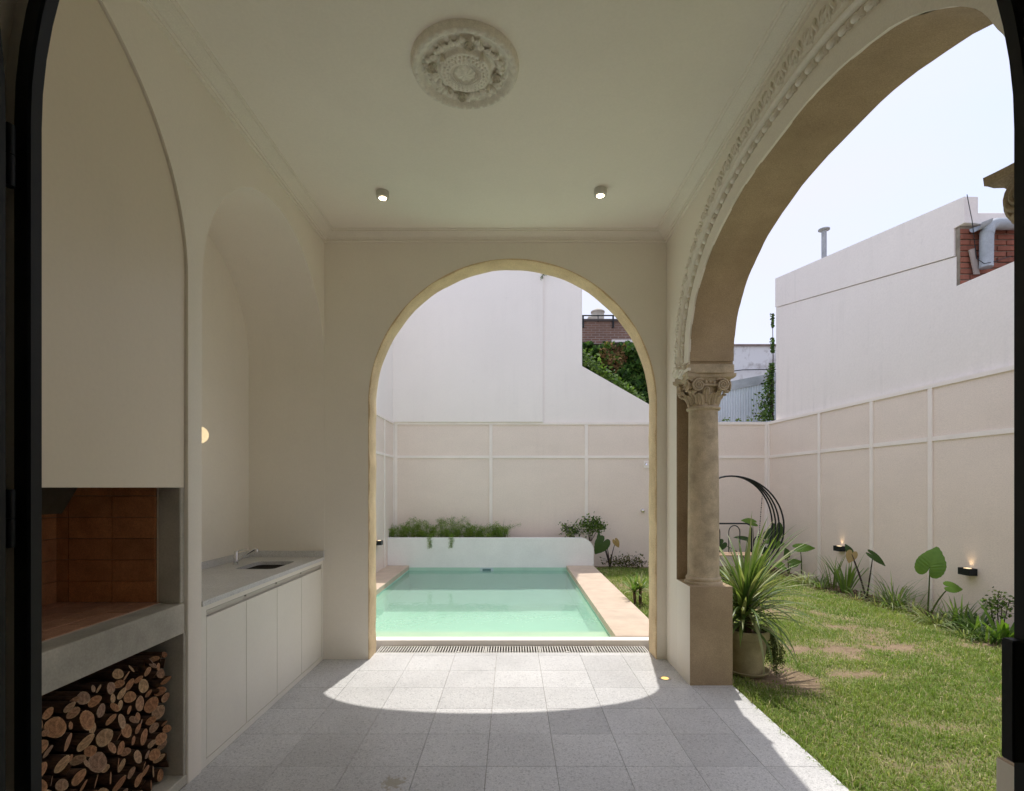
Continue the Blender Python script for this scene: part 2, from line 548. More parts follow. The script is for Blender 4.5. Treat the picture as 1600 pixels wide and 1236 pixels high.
M['taro_dark'] = leafmat('dark_elephant_ear_leaf', (.035, .08, .02), (.06, .12, .03), .4, .35, 6)
M['taro_dead'] = leafmat('withered_leaf', (.34, .22, .07), (.45, .33, .16), .7, .3, 20)
M['stem'] = surf('green_stem', (.09, .12, .035), .6, .15, 9, 60, .1)
M['stem_dark'] = surf('purple_stem', (.045, .028, .025), .6, .15, 9, 60, .1)
M['strap'] = leafmat('fresh_strap_leaf', (.12, .22, .042), (.20, .30, .075), .45, .4, 8)
M['spider'] = leafmat('striped_strap_leaf', (.16, .23, .07), (.42, .46, .27), .5, .38, 30)
M['trunk'] = surf('palm_trunk', (.13, .085, .05), .95, .25, 14, 60, .8, .01, .2)
# ------------------------------------------------------------------ main dimensions (metres)
XL, XR, XO = -1.75, 1.44, 1.786            # left wall face, arcade inner face, arcade outer face
YN, YB, YBO = 0.66, 4.925, 5.16            # near wall gallery face, far wall gallery face, far wall outer face
ZC = 3.965                                  # ceiling
NICHE = -2.451
TILE = 0.3985
YF = 11.0                                   # back boundary wall
XLF = -2.467                                # left boundary wall
def xrf(d): return 5.333 + 0.0506 * (11.0 - d)   # right boundary wall (slightly splayed)
LAWN_Z = -0.03
ZFT = 2.96                                  # boundary wall top

def arc_pts(c, zs, r, a0, a1, n):
    return [(c + r * math.cos(a0 + (a1 - a0) * i / n), zs + r * math.sin(a0 + (a1 - a0) * i / n)) for i in range(n + 1)]

# ------------------------------------------------------------------ ground
gv = [(-60, -40), (60, -40), (60, 80), (-60, 80), (XLF - .1, 5.14), (1.58, 5.14), (1.58, 10.9), (XLF - .1, 10.9)]
mk('ground', [(x, y, -.16) for x, y in gv], [(0, 1, 5, 4), (1, 2, 6, 5), (2, 3, 7, 6), (3, 0, 4, 7)], M['soil'])['kind'] = 'structure'

# ------------------------------------------------------------------ terrace floor with single tiles
floor = box('terrace_floor', XL - .75, XO - .004, -1.6, 5.112, -.15, -.0075, M['grout'])
floor['kind'] = 'structure'
tile_me = box_mesh('tile', 1, 1, .03, M['terrazzo'], 0)
def tile(x0, x1, y0, y1):
    g = .0012
    dz = random.uniform(-.0004, .0004)
    inst('tile', tile_me, (x0 + g, y0 + g, -.03 + dz), floor, (0, 0, 0), (x1 - x0 - 2 * g, y1 - y0 - 2 * g, 1))
xs = [-1.756] + [-.146 + TILE * k for k in range(-3, 5)] + [XO]
ys = [3.43 + TILE * k for k in range(-7, 5)] + [5.112]
for i in range(len(xs) - 1):
    for j in range(len(ys) - 1):
        if j == len(ys) - 2 and ys[j + 1] - ys[j] < .03: continue
        tile(xs[i], xs[i + 1], ys[j], ys[j + 1])
kerb = box('edge_kerb', XO - .003, XO + .004, .66, 5.112, -.14, -.012, M['grout'], floor)

# ------------------------------------------------------------------ ceiling and cornice
ceil = box('gallery_ceiling', -2.62, XO - .002, YN - .3, YBO - .002, ZC, ZC + .28, M['ceil'])
ceil['kind'] = 'structure'
prof = [(0.0, 3.885), (.014, 3.885), (.018, 3.893), (.018, 3.905), (.030, 3.909), (.030, 3.917), (.040, 3.921),
        (.050, 3.927), (.066, 3.934), (.086, 3.942), (.104, 3.947), (.104, 3.953), (.118, 3.956), (.122, ZC + .001)]
vs, fs = [], []
for o, z in prof:
    vs += [(XL + o, YN + o, z), (XR - o, YN + o, z), (XR - o, YB - o, z), (XL + o, YB - o, z)]
for i in range(len(prof) - 1):
    for k in range(4):
        a, b = i * 4 + k, i * 4 + (k + 1) % 4
        fs.append((a, b, b + 4, a + 4))
mk('cornice', vs, fs, M['mould'], ceil)

# ------------------------------------------------------------------ left wall: two arched recesses
A1 = (1.803, 2.73, 1.05)          # hearth arch: centre y, spring z, radius
A2 = (3.95, 2.73, .970)           # sink niche
y1a, y1b = A1[0] - A1[2], A1[0] + A1[2]
y2a, y2b = A2[0] - A2[2], A2[0] + A2[2]
p = [(YN, 0), (y1a, 0)]
i0 = len(p) - 1
arch1 = arc_pts(*A1, PI, 0, 56)
p += arch1 + [(y1b, 0)]
i1 = len(p) - 1
p += [(y2a, 0)]
i2 = len(p) - 1
p += arc_pts(*A2, PI, 0, 56) + [(y2b, 0)]
i3 = len(p) - 1
p += [(YB - .001, 0), (YB - .001, ZC - .001), (YN, ZC - .001)]
wl_ = extrude_poly('gallery_side_wall', p, lambda u, v, t: (t, u, v), XL, NICHE,
                   [M['plaster'], M['plaster'], M['plaster']], bevel_edges=list(range(i0, i1)) + list(range(i2, i3 - 1)), bevel=.010)
tag(wl_, 'cream plastered side wall holding the hearth arch and the sink niche', 'wall')
box('back_lining', NICHE - .16, NICHE, YN - .3, YBO - .003, 0, ZC - .002, M['plaster'], wl_)

# ------------------------------------------------------------------ far wall with the arch to the pool
p = [(XR + .3, 0), (1.348, 0)]
i0 = 1
CB, ZSB, RB = 0.005, 2.39, 1.343
arc = arc_pts(CB, ZSB, RB, 0, PI, 64)
p += arc + [(CB - RB, 0)]
i1 = len(p) - 1
p += [(-2.6, 0), (-2.6, ZC + .27), (XO - .003, ZC + .27), (XO - .003, 0)]
p[0] = (XO - .003, 0); p = p[:-1]
wf = extrude_poly('pool_arch_wall', p, lambda u, v, t: (u, t, v), YB, YBO, [M['plaster'], M['white'], M['white']],
                  skip=set(range(i0, i1)))
tag(wf, 'cream wall with a wide round arch opening onto the swimming pool', 'wall')
inner = [(1.348, 0)] + arc + [(CB - RB, 0)]
# rough ochre lining of the arch, worn at its edge
la, lb, lc, ld = [], [], [], []
dense = []
for i in range(len(inner) - 1):
    (u0, v0), (u1, v1) = inner[i], inner[i + 1]
    L = math.hypot(u1 - u0, v1 - v0); m = max(1, int(L / .05))
    dense += [(u0 + (u1 - u0) * k / m, v0 + (v1 - v0) * k / m) for k in range(m)]
dense.append(inner[-1])
vs, fs = [], []
ph = [random.uniform(0, 6) for _ in range(6)]
for k, (u, v) in enumerate(dense):
    cx, cz = CB, max(min(v, ZSB), 0) if v < ZSB else ZSB
    n = Vector((cx - u, 0, (ZSB - v) if v > ZSB else 0)).normalized()
    w = .0035 * math.sin(k * .53 + ph[0]) + .003 * math.sin(k * 1.31 + ph[1]) + random.uniform(-.0015, .0015)
    for (t, o) in ((YB - .002, -.003), (YB - .002, .007 + w), (YB + .012, .013 + w), (YBO - .012, .013 + w * .6), (YBO + .002, .007 + w * .6), (YBO + .002, -.003)):
        vs.append((u + n.x * o, t, v + n.z * o))
for k in range(len(dense) - 1):
    for q in range(5):
        a = k * 6 + q
        fs.append((a, a + 1, a + 7, a + 6))
mk('arch_lining', vs, fs, M['ochre'], wf, angle=60)

# ------------------------------------------------------------------ arcade wall on the garden side
YC, HS, ZS, RISE, EN = 2.868, 1.402, 2.62, .87, 2.3
def sup(t, o=0.):
    """point on the arch curve, t 0..1 from far to near; o = offset outwards"""
    a = PI * t
    c, s = math.cos(a), math.sin(a)
    y = HS * math.copysign(abs(c) ** (2 / EN), c); z = RISE * abs(s) ** (2 / EN)
    if o:
        # normal of the superellipse
        ny = math.copysign((abs(y) / HS) ** (EN - 1) / HS, y); nz = (z / RISE) ** (EN - 1) / RISE
        l = math.hypot(ny, nz) or 1
        y += o * ny / l; z += o * nz / l
    return (YC + y, ZS + z)
NA = 72
tt = [(1 - math.cos(PI * i / NA)) / 2 * .6 + .4 * i / NA for i in range(NA + 1)]
ZI = 2.525
YJ0, YJ1 = 1.22, 4.62
op = [(YJ1, 0), (YJ1, ZI), (YC + HS, ZI)] + [sup(t) for t in tt] + [(YC - HS, ZI), (YJ0, ZI), (YJ0, 0)]
p = [(YB - .002, 0)] + op + [(YN, 0), (YN, ZC - .001), (YB - .002, ZC - .001)]
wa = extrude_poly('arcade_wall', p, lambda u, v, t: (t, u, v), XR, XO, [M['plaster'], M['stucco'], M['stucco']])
tag(wa, 'garden side arcade wall with ornate moulded arch carried on stone columns', 'wall')
# lining of arch underside (rough brown stucco with an uneven lip)
vs, fs = [], []
pts = [sup(t) for t in tt]
NU = 8
for k, (y, z) in enumerate(pts):
    y2, z2 = sup(tt[k], -.012 - .003 * math.sin(k * .9) + random.uniform(-.002, .002))
    for q in range(NU + 1):
        x = XR - .004 + (XO + .006 - XR) * q / NU
        e = random.uniform(-.0012, .0012)
        vs.append((x, y2, z2 + e))
for k in range(len(pts) - 1):
    for q in range(NU):
        a = k * (NU + 1) + q
        fs.append((a, a + 1, a + NU + 2, a + NU + 1))
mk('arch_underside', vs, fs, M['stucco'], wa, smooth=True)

# archivolt: moulding swept round the arch on the gallery face
apro = [(-.012, .000), (-.012, .016), (.088, .020), (.092, .012), (.098, .012), (.150, .012), (.154, .030), (.160, .040), (.172, .046),
        (.184, .042), (.190, .032), (.194, .026), (.215, .040), (.260, .038), (.300, .026), (.318, .022), (.322, .000)]
arch_o = None
vs, fs = [], []
seq = [(None, z) for z in (2.56, 2.59)]
for k, t in enumerate(tt):
    for o, pr in apro:
        wv = 0.003 * math.sin(k * .8 + 1) + random.uniform(-.0015, .0015) if o == -.012 else 0
        y, z = sup(t, o + wv)
        vs.append((XR - pr, y, z))
m = len(apro)
for k in range(len(tt) - 1):
    for q in range(m - 1):
        a = k * m + q
        fs.append((a, a + 1, a + m + 1, a + m))
fs.append(tuple(range(m))); fs.append(tuple(range((len(tt) - 1) * m, len(tt) * m)))
archv = mk('archivolt', vs, fs, M['mould'], wa, angle=35)
# arc length table for even spacing of ornaments
def spaced(o, step):
    N = 1200
    pp = [sup(i / N, o) for i in range(N + 1)]
    s = [0.]
    for i in range(N): s.append(s[-1] + math.hypot(pp[i + 1][0] - pp[i][0], pp[i + 1][1] - pp[i][1]))
    cnt = int(s[-1] / step); st = s[-1] / cnt; out = []; j = 0
    for k in range(cnt):
        target = (k + .5) * st
        while s[j + 1] < target: j += 1
        y, z = pp[j]; dy, dz = pp[min(j + 3, N)][0] - pp[max(j - 3, 0)][0], pp[min(j + 3, N)][1] - pp[max(j - 3, 0)][1]
        out.append((y, z, math.atan2(dz, dy)))
    return out
# egg and two discs; local x = along the moulding, local z = out of the wall
def ellip(c, r, nu=8, nv=6):
    vs, fs = [], []
    for i in range(nv + 1):
        a = PI * i / nv
        for k in range(nu):
            b = 2 * PI * k / nu
            vs.append((c[0] + r[0] * math.cos(a), c[1] + r[1] * math.sin(a) * math.cos(b), c[2] + r[2] * math.sin(a) * math.sin(b)))
    for i in range(nv):
        for k in range(nu):
            fs.append((i * nu + k, i * nu + (k + 1) % nu, (i + 1) * nu + (k + 1) % nu, (i + 1) * nu + k))
    return vs, fs
mb = MB()
mb.add(*ellip((0, 0, .006), (.028, .019, .018)))
egg_me = mesh_of('egg', mb.v, mb.f, M['mould'], smooth=True)
mb = MB()
mb.add(*ellip((-.007, 0, .004), (.0045, .022, .018))); mb.add(*ellip((.007, 0, .004), (.0045, .022, .018)))
dart_me = mesh_of('dart', mb.v, mb.f, M['mould'], smooth=True)
def orient(y, z, ang):
    # local x -> along, local z -> -X world (into the gallery), local y -> outward normal
    ex = Vector((0, math.cos(ang), math.sin(ang))); ez = Vector((-1, 0, 0)); ey = ez.cross(ex)
    return Matrix(((ex.x, ey.x, ez.x), (ex.y, ey.y, ez.y), (ex.z, ey.z, ez.z))).to_euler()
STEP = .086
for (y, z, a) in spaced(.124, STEP):
    inst('egg', egg_me, (XR - .014, y, z), archv, orient(y, z, a))
for (y, z, a) in spaced(.124, STEP):
    e = Vector((0, math.cos(a), math.sin(a))) * STEP / 2
    inst('dart', dart_me, (XR - .014, y + e.y, z + e.z), archv, orient(y, z, a))
# leaf ornament: upright palmette with two side scrolls
mb = MB()
for s in (-1, 1):
    q = [(s * .004, -.052, .002), (s * .010, -.02, .010), (s * .030, .004, .010), (s * .046, .022, .006), (s * .040, .040, .004), (s * .024, .036, .006), (s * .022, .022, .004)]
    mb.tube(q, [.006, .008, .009, .008, .007, .006, .003], 6)
    q = [(s * .060, -.05, .002), (s * .052, -.03, .008), (s * .060, -.006, .008), (s * .066, .02, .004)]
    mb.tube(q, [.007, .009, .007, .003], 6)
    mb.tube([(s * .004, -.02, .006), (s * .014, .012, .012), (s * .011, .044, .008)], [.006, .008, .003], 6)
mb.add(*ellip((0, -.008, .004), (.010, .034, .014)))
mb.add(*ellip((0, .034, .004), (.008, .018, .010)))
leaf_me = mesh_of('leaf_ornament', mb.v, mb.f, M['mould'], smooth=True)
for (y, z, a) in spaced(.256, .135):
    inst('leaf_ornament', leaf_me, (XR - .032, y, z), archv, orient(y, z, a), (1, -1, 1))
# corner returns at the feet of the moulding
for sgn, yf in ((1, YC + HS), (-1, YC - HS)):
    mb = MB()
    c = Vector((XR, yf + sgn * .10, ZS - .03))
    for (dy0, dz0, dy1, dz1, pr) in ((.20, .03, .33, -.02, .05), (.07, -.005, .22, -.055, .036)):
        a0, a1 = yf + sgn * dy0, yf + sgn * dy1
        za, zb = ZS + dz0, ZS + dz1
        ex = Vector((0, a1 - a0, zb - za)); ez = Vector((0, -(zb - za), (a1 - a0))).normalized() * .055
        if ez.z > 0: ez = -ez
        q = [Vector((XR, a0, za)), Vector((XR, a1, zb)), Vector((XR, a1, zb)) + ez, Vector((XR, a0, za)) + ez]
        ctr = sum(q, Vector()) / 4
        f = [Vector((XR - pr, *(ctr + (v - ctr) * .84).yz)) for v in q]
        mb.add(q + f, [(0, 1, 5, 4), (1, 2, 6, 5), (2, 3, 7, 6), (3, 0, 4, 7), (4, 5, 6, 7)])
        for k in range(3):
            cc = ctr + ex * ((k - 1) * .26)
            mb.add(*ellip((XR - pr, cc.y, cc.z), (.010, .014, .014)))
    q0, q1 = sorted((yf - sgn * .012, yf + sgn * .33))
    mb.box(XR - .024, XR + .002, q0, q1, ZS - .075, ZS - .052)
    mb.build('moulding_return', M['mould'], archv, angle=35)

# columns with carved capitals on pedestals
def column(yc, y0, y1):
    xc = (XR + XO) / 2 - .003
    bm = bmesh.new(); bmesh.ops.create_cube(bm, size=1)
    for v in bm.verts:
        v.co = Vector((XR - .002 + (v.co.x + .5) * (XO - XR + .003), y0 + (v.co.y + .5) * (y1 - y0 - .002) + .001, (v.co.z + .5) * .805 - .004))
    bmesh.ops.bevel(bm, geom=bm.edges[:], offset=.006, segments=2, profile=.5, affect='EDGES')
    bm.normal_update()
    for f in bm.faces: f.material_index = 1 if f.normal.x < -.8 else 0
    me = bm_finish(bm, 'pedestal', [M['stucco'], M['plaster']], angle=40)
    link(D.objects.new('pedestal', me), wa)
    # shaft
    sh = [(.152, .800), (.153, .812), (.149, .822), (.138, .826), (.141, .836), (.143, .846), (.138, .856), (.131, .860), (.127, .885)]
    sh += [(.127 - .011 * (i / 10) ** 1.6, .885 + (2.245 - .885) * i / 10) for i in range(1, 11)]
    w = lambda a, z: 1 + .006 * math.sin(3 * a + z * 2) + .004 * math.sin(7 * a - z * 5)
    shaft = lathe('column', sh, M['stone'], wa, 40, (xc, yc, 0), wob=w)
    # neck ring, bell
    mb = MB()
    mb.lathe([(.116, 2.243), (.130, 2.246), (.137, 2.256), (.135, 2.268), (.122, 2.274), (.118, 2.28), (.116, 2.32), (.124, 2.40), (.150, 2.47), (.160, 2.49)], 40, (xc, yc, 0))
    # acanthus leaves
    for ring, (cnt, zb, zt, rb, spread) in enumerate(((8, 2.278, 2.372, .121, .040), (8, 2.30, 2.418, .126, .036))):
        for k in range(cnt):
            a = 2 * PI * (k + .5 * ring + .25) / cnt
            ca, sa = math.cos(a), math.sin(a)
            vs, fs = [], []
            prof_ = [(0, .0, .7), (.25, .006, .95), (.5, .014, 1.0), (.72, .026, .9), (.88, .042, .7), (1.0, .050, .4), (.93, .058, .3), (.84, .056, .12)]
            for (h, out, wd) in prof_:
                z = zb + (zt - zb) * h
                for q, lat in enumerate((-1, -.6, -.25, 0, .25, .6, 1)):
                    r = rb + out - .010 * abs(lat) + (.007 if q in (1, 3, 5) else -.003) + (.012 if z > 2.36 and ring else 0)
                    t = lat * spread * wd * (1 + .12 * math.cos(h * 22))
                    vs.append((xc + ca * r - sa * t, yc + sa * r + ca * t, z))
            for i in range(len(prof_) - 1):
                for q in range(6):
                    b = i * 7 + q
                    fs.append((b, b + 1, b + 8, b + 7))
            mb.add(vs, fs)
    cap = mb.build('capital', M['stone'], shaft, angle=60)
    # abacus: square with hollow sides, moulded
    vs, fs = [], []
    N = 12
    layers = [(.150, 2.458), (.165, 2.470), (.174, 2.482), (.188, 2.486), (.198, 2.496), (.204, 2.500), (.206, 2.5255)]
    for hw, z in layers:
        for side in range(4):
            for k in range(N):
                u = -1 + 2 * k / N
                d = hw * (1 - .16 * (1 - u * u)); x, y = u * hw * .96, -d
                ca, sa = math.cos(side * PI / 2), math.sin(side * PI / 2)
                vs.append((xc + (x * ca - y * sa) * .98, yc + (x * sa + y * ca) * .93, z))
    n4 = 4 * N
    for i in range(len(layers) - 1):
        for k in range(n4): fs.append((i * n4 + k, i * n4 + (k + 1) % n4, (i + 1) * n4 + (k + 1) % n4, (i + 1) * n4 + k))
    fs.append(tuple(range(n4))); fs.append(tuple(range((len(layers) - 1) * n4, len(layers) * n4)))
    mk('abacus', vs, fs, M['stone'], shaft, angle=40)
    # volutes: two scrolls on each face joined by a bar
    for side in range(4):
        ca, sa = math.cos(side * PI / 2), math.sin(side * PI / 2)
        def tr(p): return (xc + p[0] * ca - p[1] * sa, yc + p[0] * sa + p[1] * ca, p[2])
        mb = MB()
        for s in (-1, 1):
            c = (s * .098, -.158, 2.432)
            sp = []
            rr = []
            for i in range(44):
                th = i / 43 * 2.4 * 2 * PI
                r = .043 * (1 - i / 43) + .006
                sp.append((c[0] + s * r * math.cos(th + PI / 2) * -1, c[1] - .012 - .010 * (i / 43), c[2] + r * math.sin(th + PI / 2)))
                rr.append(.0085 - .004 * i / 43)
            mb.tube(sp, rr, 6)
            vs, fs = lathe_data([(.040, .0), (.040, .030), (.030, .034), (.001, .036)], 18)
            mb.add([(c[0] + v[0], c[1] + .020 - v[2], c[2] + v[1]) for v in vs], fs)
            mb.tube([(s * .055, -.150, 2.478), (s * .075, -.156, 2.485), (c[0] + s * .01, c[1], 2.480)], [.006, .009, .008], 6)
            mb.add(*ellip((s * .125, -.150, 2.385), (.020, .018, .013)))
        mb.tube([(-.06, -.146, 2.437), (0, -.138, 2.437), (.06, -.146, 2.437)], .012, 8)
        for k in range(3):
            mb.add(*ellip(((k - 1) * .034, -.146, 2.466 - .006 * abs(k - 1)), (.014, .014, .016)))
        mb.v = [tr(v) for v in mb.v]
        mb.build('volute_pair', M['stone'], shaft, angle=50)
    # impost block over the capital
    box('impost', XR - .016, XO + .012, yc - .181, min(yc + .181, YC + HS + .4) if yc > 2 else YC - HS + .012, 2.5262, 2.6, M['stone'], shaft, .008, 2)
column(4.445, 4.27, 4.62)
column(1.395, 1.22, 1.572)

# ------------------------------------------------------------------ near wall round the doorway
p = [(XO + 1.6, -.15), (.665, -.15)]
arcd = arc_pts(.02, 2.05, .645, 0, PI, 40)
p += arcd + [(.02 - .645, -.15), (-2.62, -.15), (-2.62, ZC + .6), (XO + 1.6, ZC + .6)]
wn_ = extrude_poly('doorway_wall', p, lambda u, v, t: (u, t, v), YN - .001, .40, [M['plaster']] * 3)
tag(wn_, 'plastered reveal of the arched doorway beside the dark door frame', 'wall')

# the room the camera stands in: floor, three walls and ceiling
room = box('room_floor', -2.62, XO + 1.6, -4.0, -1.601, -.15, -.004, M['terrazzo']); room['kind'] = 'structure'
mb = MB(); mb.box(-2.78, -2.622, -4.2, .399, -.15, 3.3); mb.box(XO + 1.6, XO + 1.76, -4.2, .399, -.15, 3.3); mb.box(-2.62, XO + 1.598, -4.2, -4.0, -.15, 3.3); mb.box(-2.62, XO + 1.598, -4.0, .399, 3.15, 3.3)
mb.build('room_walls', M['plaster'])['kind'] = 'structure'
box('room_floor_side', XO - .003, XO + 1.598, -1.6, .399, -.15, -.004, M['terrazzo'], room)

# arched steel door frame
fr = thing('door_frame', 'dark blue steel arched door frame edging the whole view', 'door frame', (.02, .655, 0))
def frame_pts(r): return [(.02 + r, -.002)] + arc_pts(.02, 2.05, r, 0, PI, 44) + [(.02 - r, -.002)]
secs = [(.628, .645), (.6125, .645), (.610, .6475), (.610, .6625), (.6125, .665), (.628, .665)]
rings = [frame_pts(r) for r, _ in secs]
vs, fs = [], []
for (r, y), ring in zip(secs, rings): vs += [(u, y, v) for u, v in ring]
n = len(rings[0])
for i in range(len(secs)):
    j = (i + 1) % len(secs)
    for k in range(n - 1): fs.append((i * n + k, i * n + k + 1, j * n + k + 1, j * n + k))
mk('frame_bar', vs, fs, M['frame'], fr, angle=25)
secs2 = [(.6285, .6465), (.6285, .662), (.643, .662), (.643, .6465)]
rings = [frame_pts(r) for r, _ in secs2]; vs, fs = [], []
for (r, y), ring in zip(secs2, rings): vs += [(u, y, v) for u, v in ring]
for i in range(4):
    j = (i + 1) % 4
    for k in range(n - 1): fs.append((i * n + k, i * n + k + 1, j * n + k + 1, j * n + k))
mk('wall_fillet', vs, fs, M['plaster'], fr, angle=25)
box('lock_keep', .614, .6295, .646, .664, 1.262, 1.412, M['frame'], fr, .002)
for z0, z1 in ((1.962, 2.036), (1.528, 1.598), (.35, .42)):
    h = lathe('hinge', [(.0001, z0), (.006, z0), (.0065, z0 + .003), (.0065, (z0 + z1) / 2 - .001), (.0055, (z0 + z1) / 2), (.0065, (z0 + z1) / 2 + .001), (.0065, z1 - .003), (.006, z1), (.0001, z1)], M['frame'], fr, 12, (-.6045, .634, 0))
# open door leaf, swung back against the reveal
lf = thing('door_leaf', 'black steel glazed door leaf swung open at the left edge', 'door', (-.609, .33, 0))
def leaf_outline(ins):
    # hinge stile at y=.622, meeting stile at y=.02 ; top rises along a quarter circle
    pts = [(.622 - ins, .02 + ins)]
    for i in range(25):
        a = PI / 2 * i / 24
        pts.append((.02 + (.602 - ins) * math.cos(a), 2.05 + (.602 - ins) * math.sin(a)))
    pts.append((.02 + ins, 2.652 - ins)) if False else None
    pts.append((.02 + ins, .02 + ins))
    return pts
oo, ii = leaf_outline(0), leaf_outline(.04)
vs, fs = [], []
for ring in (oo, ii):
    for x in (-.6225, -.5965): vs += [(x, y, z) for y, z in ring]
n = len(oo)
def idx(r, s, k): return (r * 2 + s) * n + (k % n)
for k in range(n):
    fs += [(idx(0, 0, k), idx(0, 0, k + 1), idx(0, 1, k + 1), idx(0, 1, k)), (idx(1, 0, k), idx(1, 1, k), idx(1, 1, k + 1), idx(1, 0, k + 1)),
           (idx(0, 0, k), idx(1, 0, k), idx(1, 0, k + 1), idx(0, 0, k + 1)), (idx(0, 1, k), idx(0, 1, k + 1), idx(1, 1, k + 1), idx(1, 1, k))]
mk('leaf_frame', vs, fs, M['frame'], lf, angle=25)
mk('pane', [(-.609, y, z) for y, z in ii], [tuple(range(n))], M['glass'], lf)

# ------------------------------------------------------------------ hearth (grill) in the first arch
he = thing('barbecue_hearth', 'built in masonry barbecue with cream hood and firebrick chamber', 'barbecue', (-2.1, 1.8, 0))
GAP = .006
p = [(y1a + GAP, 1.600)] + arc_pts(A1[0], A1[1], A1[2] - GAP, PI, 0, 56) + [(y1b - GAP - .006, 1.600)]
extrude_poly('hood_panel', p, lambda u, v, t: (t, u, v), XL - .014, XL - .05, [M['hood']] * 3, he, bevel_edges=[len(p) - 1] + list(range(0, len(p) - 1)), bevel=.004)
slab = box('hearth_slab', -2.44, XL - .003, y1a + .001, y1b - .024, .822, .983, M['concrete'], he, .006, 2)
YS = 2.829                                    # side wall of the chamber
box('jamb', -1.886, XL - .018, YS - .015, y1b - .001, .9835, 1.75, M['concrete'], he, .004)
box('jamb_lip', -1.898, -1.8865, YS - .010, y1b - .003, .9835, 1.75, M['mould'], he, .002)
box('lower_jamb', -2.44, XL - .012, YS + .004, y1b - .001, .0, .8215, M['concrete'], he, .004)
box('chamber_backing', -2.4499, -2.4375, y1a + .002, y1b - .003, .984, 1.9, M['grout'], he)
box('side_backing', -2.437, -1.899, YS + .0005, y1b - .003, .984, 1.9, M['grout'], he)
bl, bh = .232, .1135
b_side = box_mesh('brick', bl - .003, .016, bh - .003, M['fbrick'], .0015)
zrow = [.990 + bh * k for k in range(6)]
for r, z in enumerate(zrow):
    x = -1.8995
    while x > -2.437:
        L = min(bl, x + 2.437)
        if L > .012:
            inst('brick', b_side, (x - L + .0015, YS - .0165 + random.uniform(-.0012, .0012), z), he, (0, 0, 0), ((L - .003) / (bl - .003), 1, 1))
        x -= bl
b_back = box_mesh('brick', .014, bl - .003, bh - .003, M['fbrick'], .0015)
y = YS - .018
while y > y1a + .05:
    L = min(bl, y - y1a - .01)
    for r, z in enumerate(zrow[:5]):
        inst('brick', b_back, (-2.437 + random.uniform(0, .0012), y - L + .0015, z), he, (0, 0, 0), (1, (L - .003) / (bl - .003), 1))
    y -= bl
b_floor = box_mesh('brick', bh - .006, bl - .006, .008, M['hbrick'], .001)
box('hearth_mortar', -2.436, -1.8685, y1a + .01, YS - .019, .9831, .9885, surf('pale_mortar', (.50, .40, .32), .95), he)
for c in range(5):
    x1 = -1.868 - bh * c
    y = YS - .02 - (bl / 2 if c % 2 else 0)
    first = True
    if c % 2:
        inst('brick', b_floor, (x1 - bh + .0015, YS - .02 - bl / 2 + .0015, .9832), he, (0, 0, 0), (1, (bl / 2 - .006) / (bl - .006), 1))
    while y > y1a + bl + .02:
        inst('brick', b_floor, (x1 - bh + .003, y - bl + .003, .9832 + random.uniform(0, .001)), he)
        y -= bl
extrude_poly('smoke_chute', [(-2.436, 1.462), (-2.395, 1.462), (-2.31, 1.60), (-2.31, 1.9), (-2.436, 1.9)], lambda u, v, t: (u, t, v), y1a + .01, YS - .02, [M['soot']] * 3, he)
box('smoke_shelf', -2.31, XL - .052, y1a + .01, YS - .019, 1.70, 1.9, M['soot'], he)
box('log_store_floor', -2.44, XL - .004, y1a + .002, y1b - .003, 0.001, .055, M['concrete'], he, .004)
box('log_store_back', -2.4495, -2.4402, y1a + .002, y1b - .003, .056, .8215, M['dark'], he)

# ------------------------------------------------------------------ sink unit in the second arch
su = thing('sink_unit', 'cream four door kitchen cabinet with grey granite top in the niche', 'cabinet', (-2.1, 3.95, 0))
FX = XL - .007                                 # face of the doors
ya, yb = y2a + .002, y2b - .003
ZT = .957
box('carcass', NICHE + .002, FX - .022, ya, yb, .012, ZT - .0305, M['dark'], su)
mbf = MB()
mbf.box(FX - .021, FX + .001, ya, 3.033, .0, ZT - .0305); mbf.box(FX - .021, FX + .001, 4.869, yb, .0, ZT - .0305)
mbf.box(FX - .021, FX + .001, 3.0332, 4.8688, .0, .040); mbf.box(FX - .021, FX + .001, 3.0332, 4.8688, .896, ZT - .0305)
mbf.build('face_frame', M['cab'], su)
dw = (4.866 - 3.036) / 4
for k in range(4):
    y0 = 3.036 + dw * k
    d = box('door', FX - .020, FX, y0 + .0022, y0 + dw - .0022, .0435, .852, M['cab'], su, .002, 2)
    mb = MB()
    mb.box(FX - .021, FX - .017, y0 + .0022, y0 + dw - .0022, .8525, .892)
    mb.box(FX - .017, FX - .001, y0 + .0022, y0 + dw - .0022, .8525, .8560)
    mb.box(FX - .017, FX - .001, y0 + .0022, y0 + dw - .030, .8805, .892)
    mb.build('handle_channel', M['alu'], d)
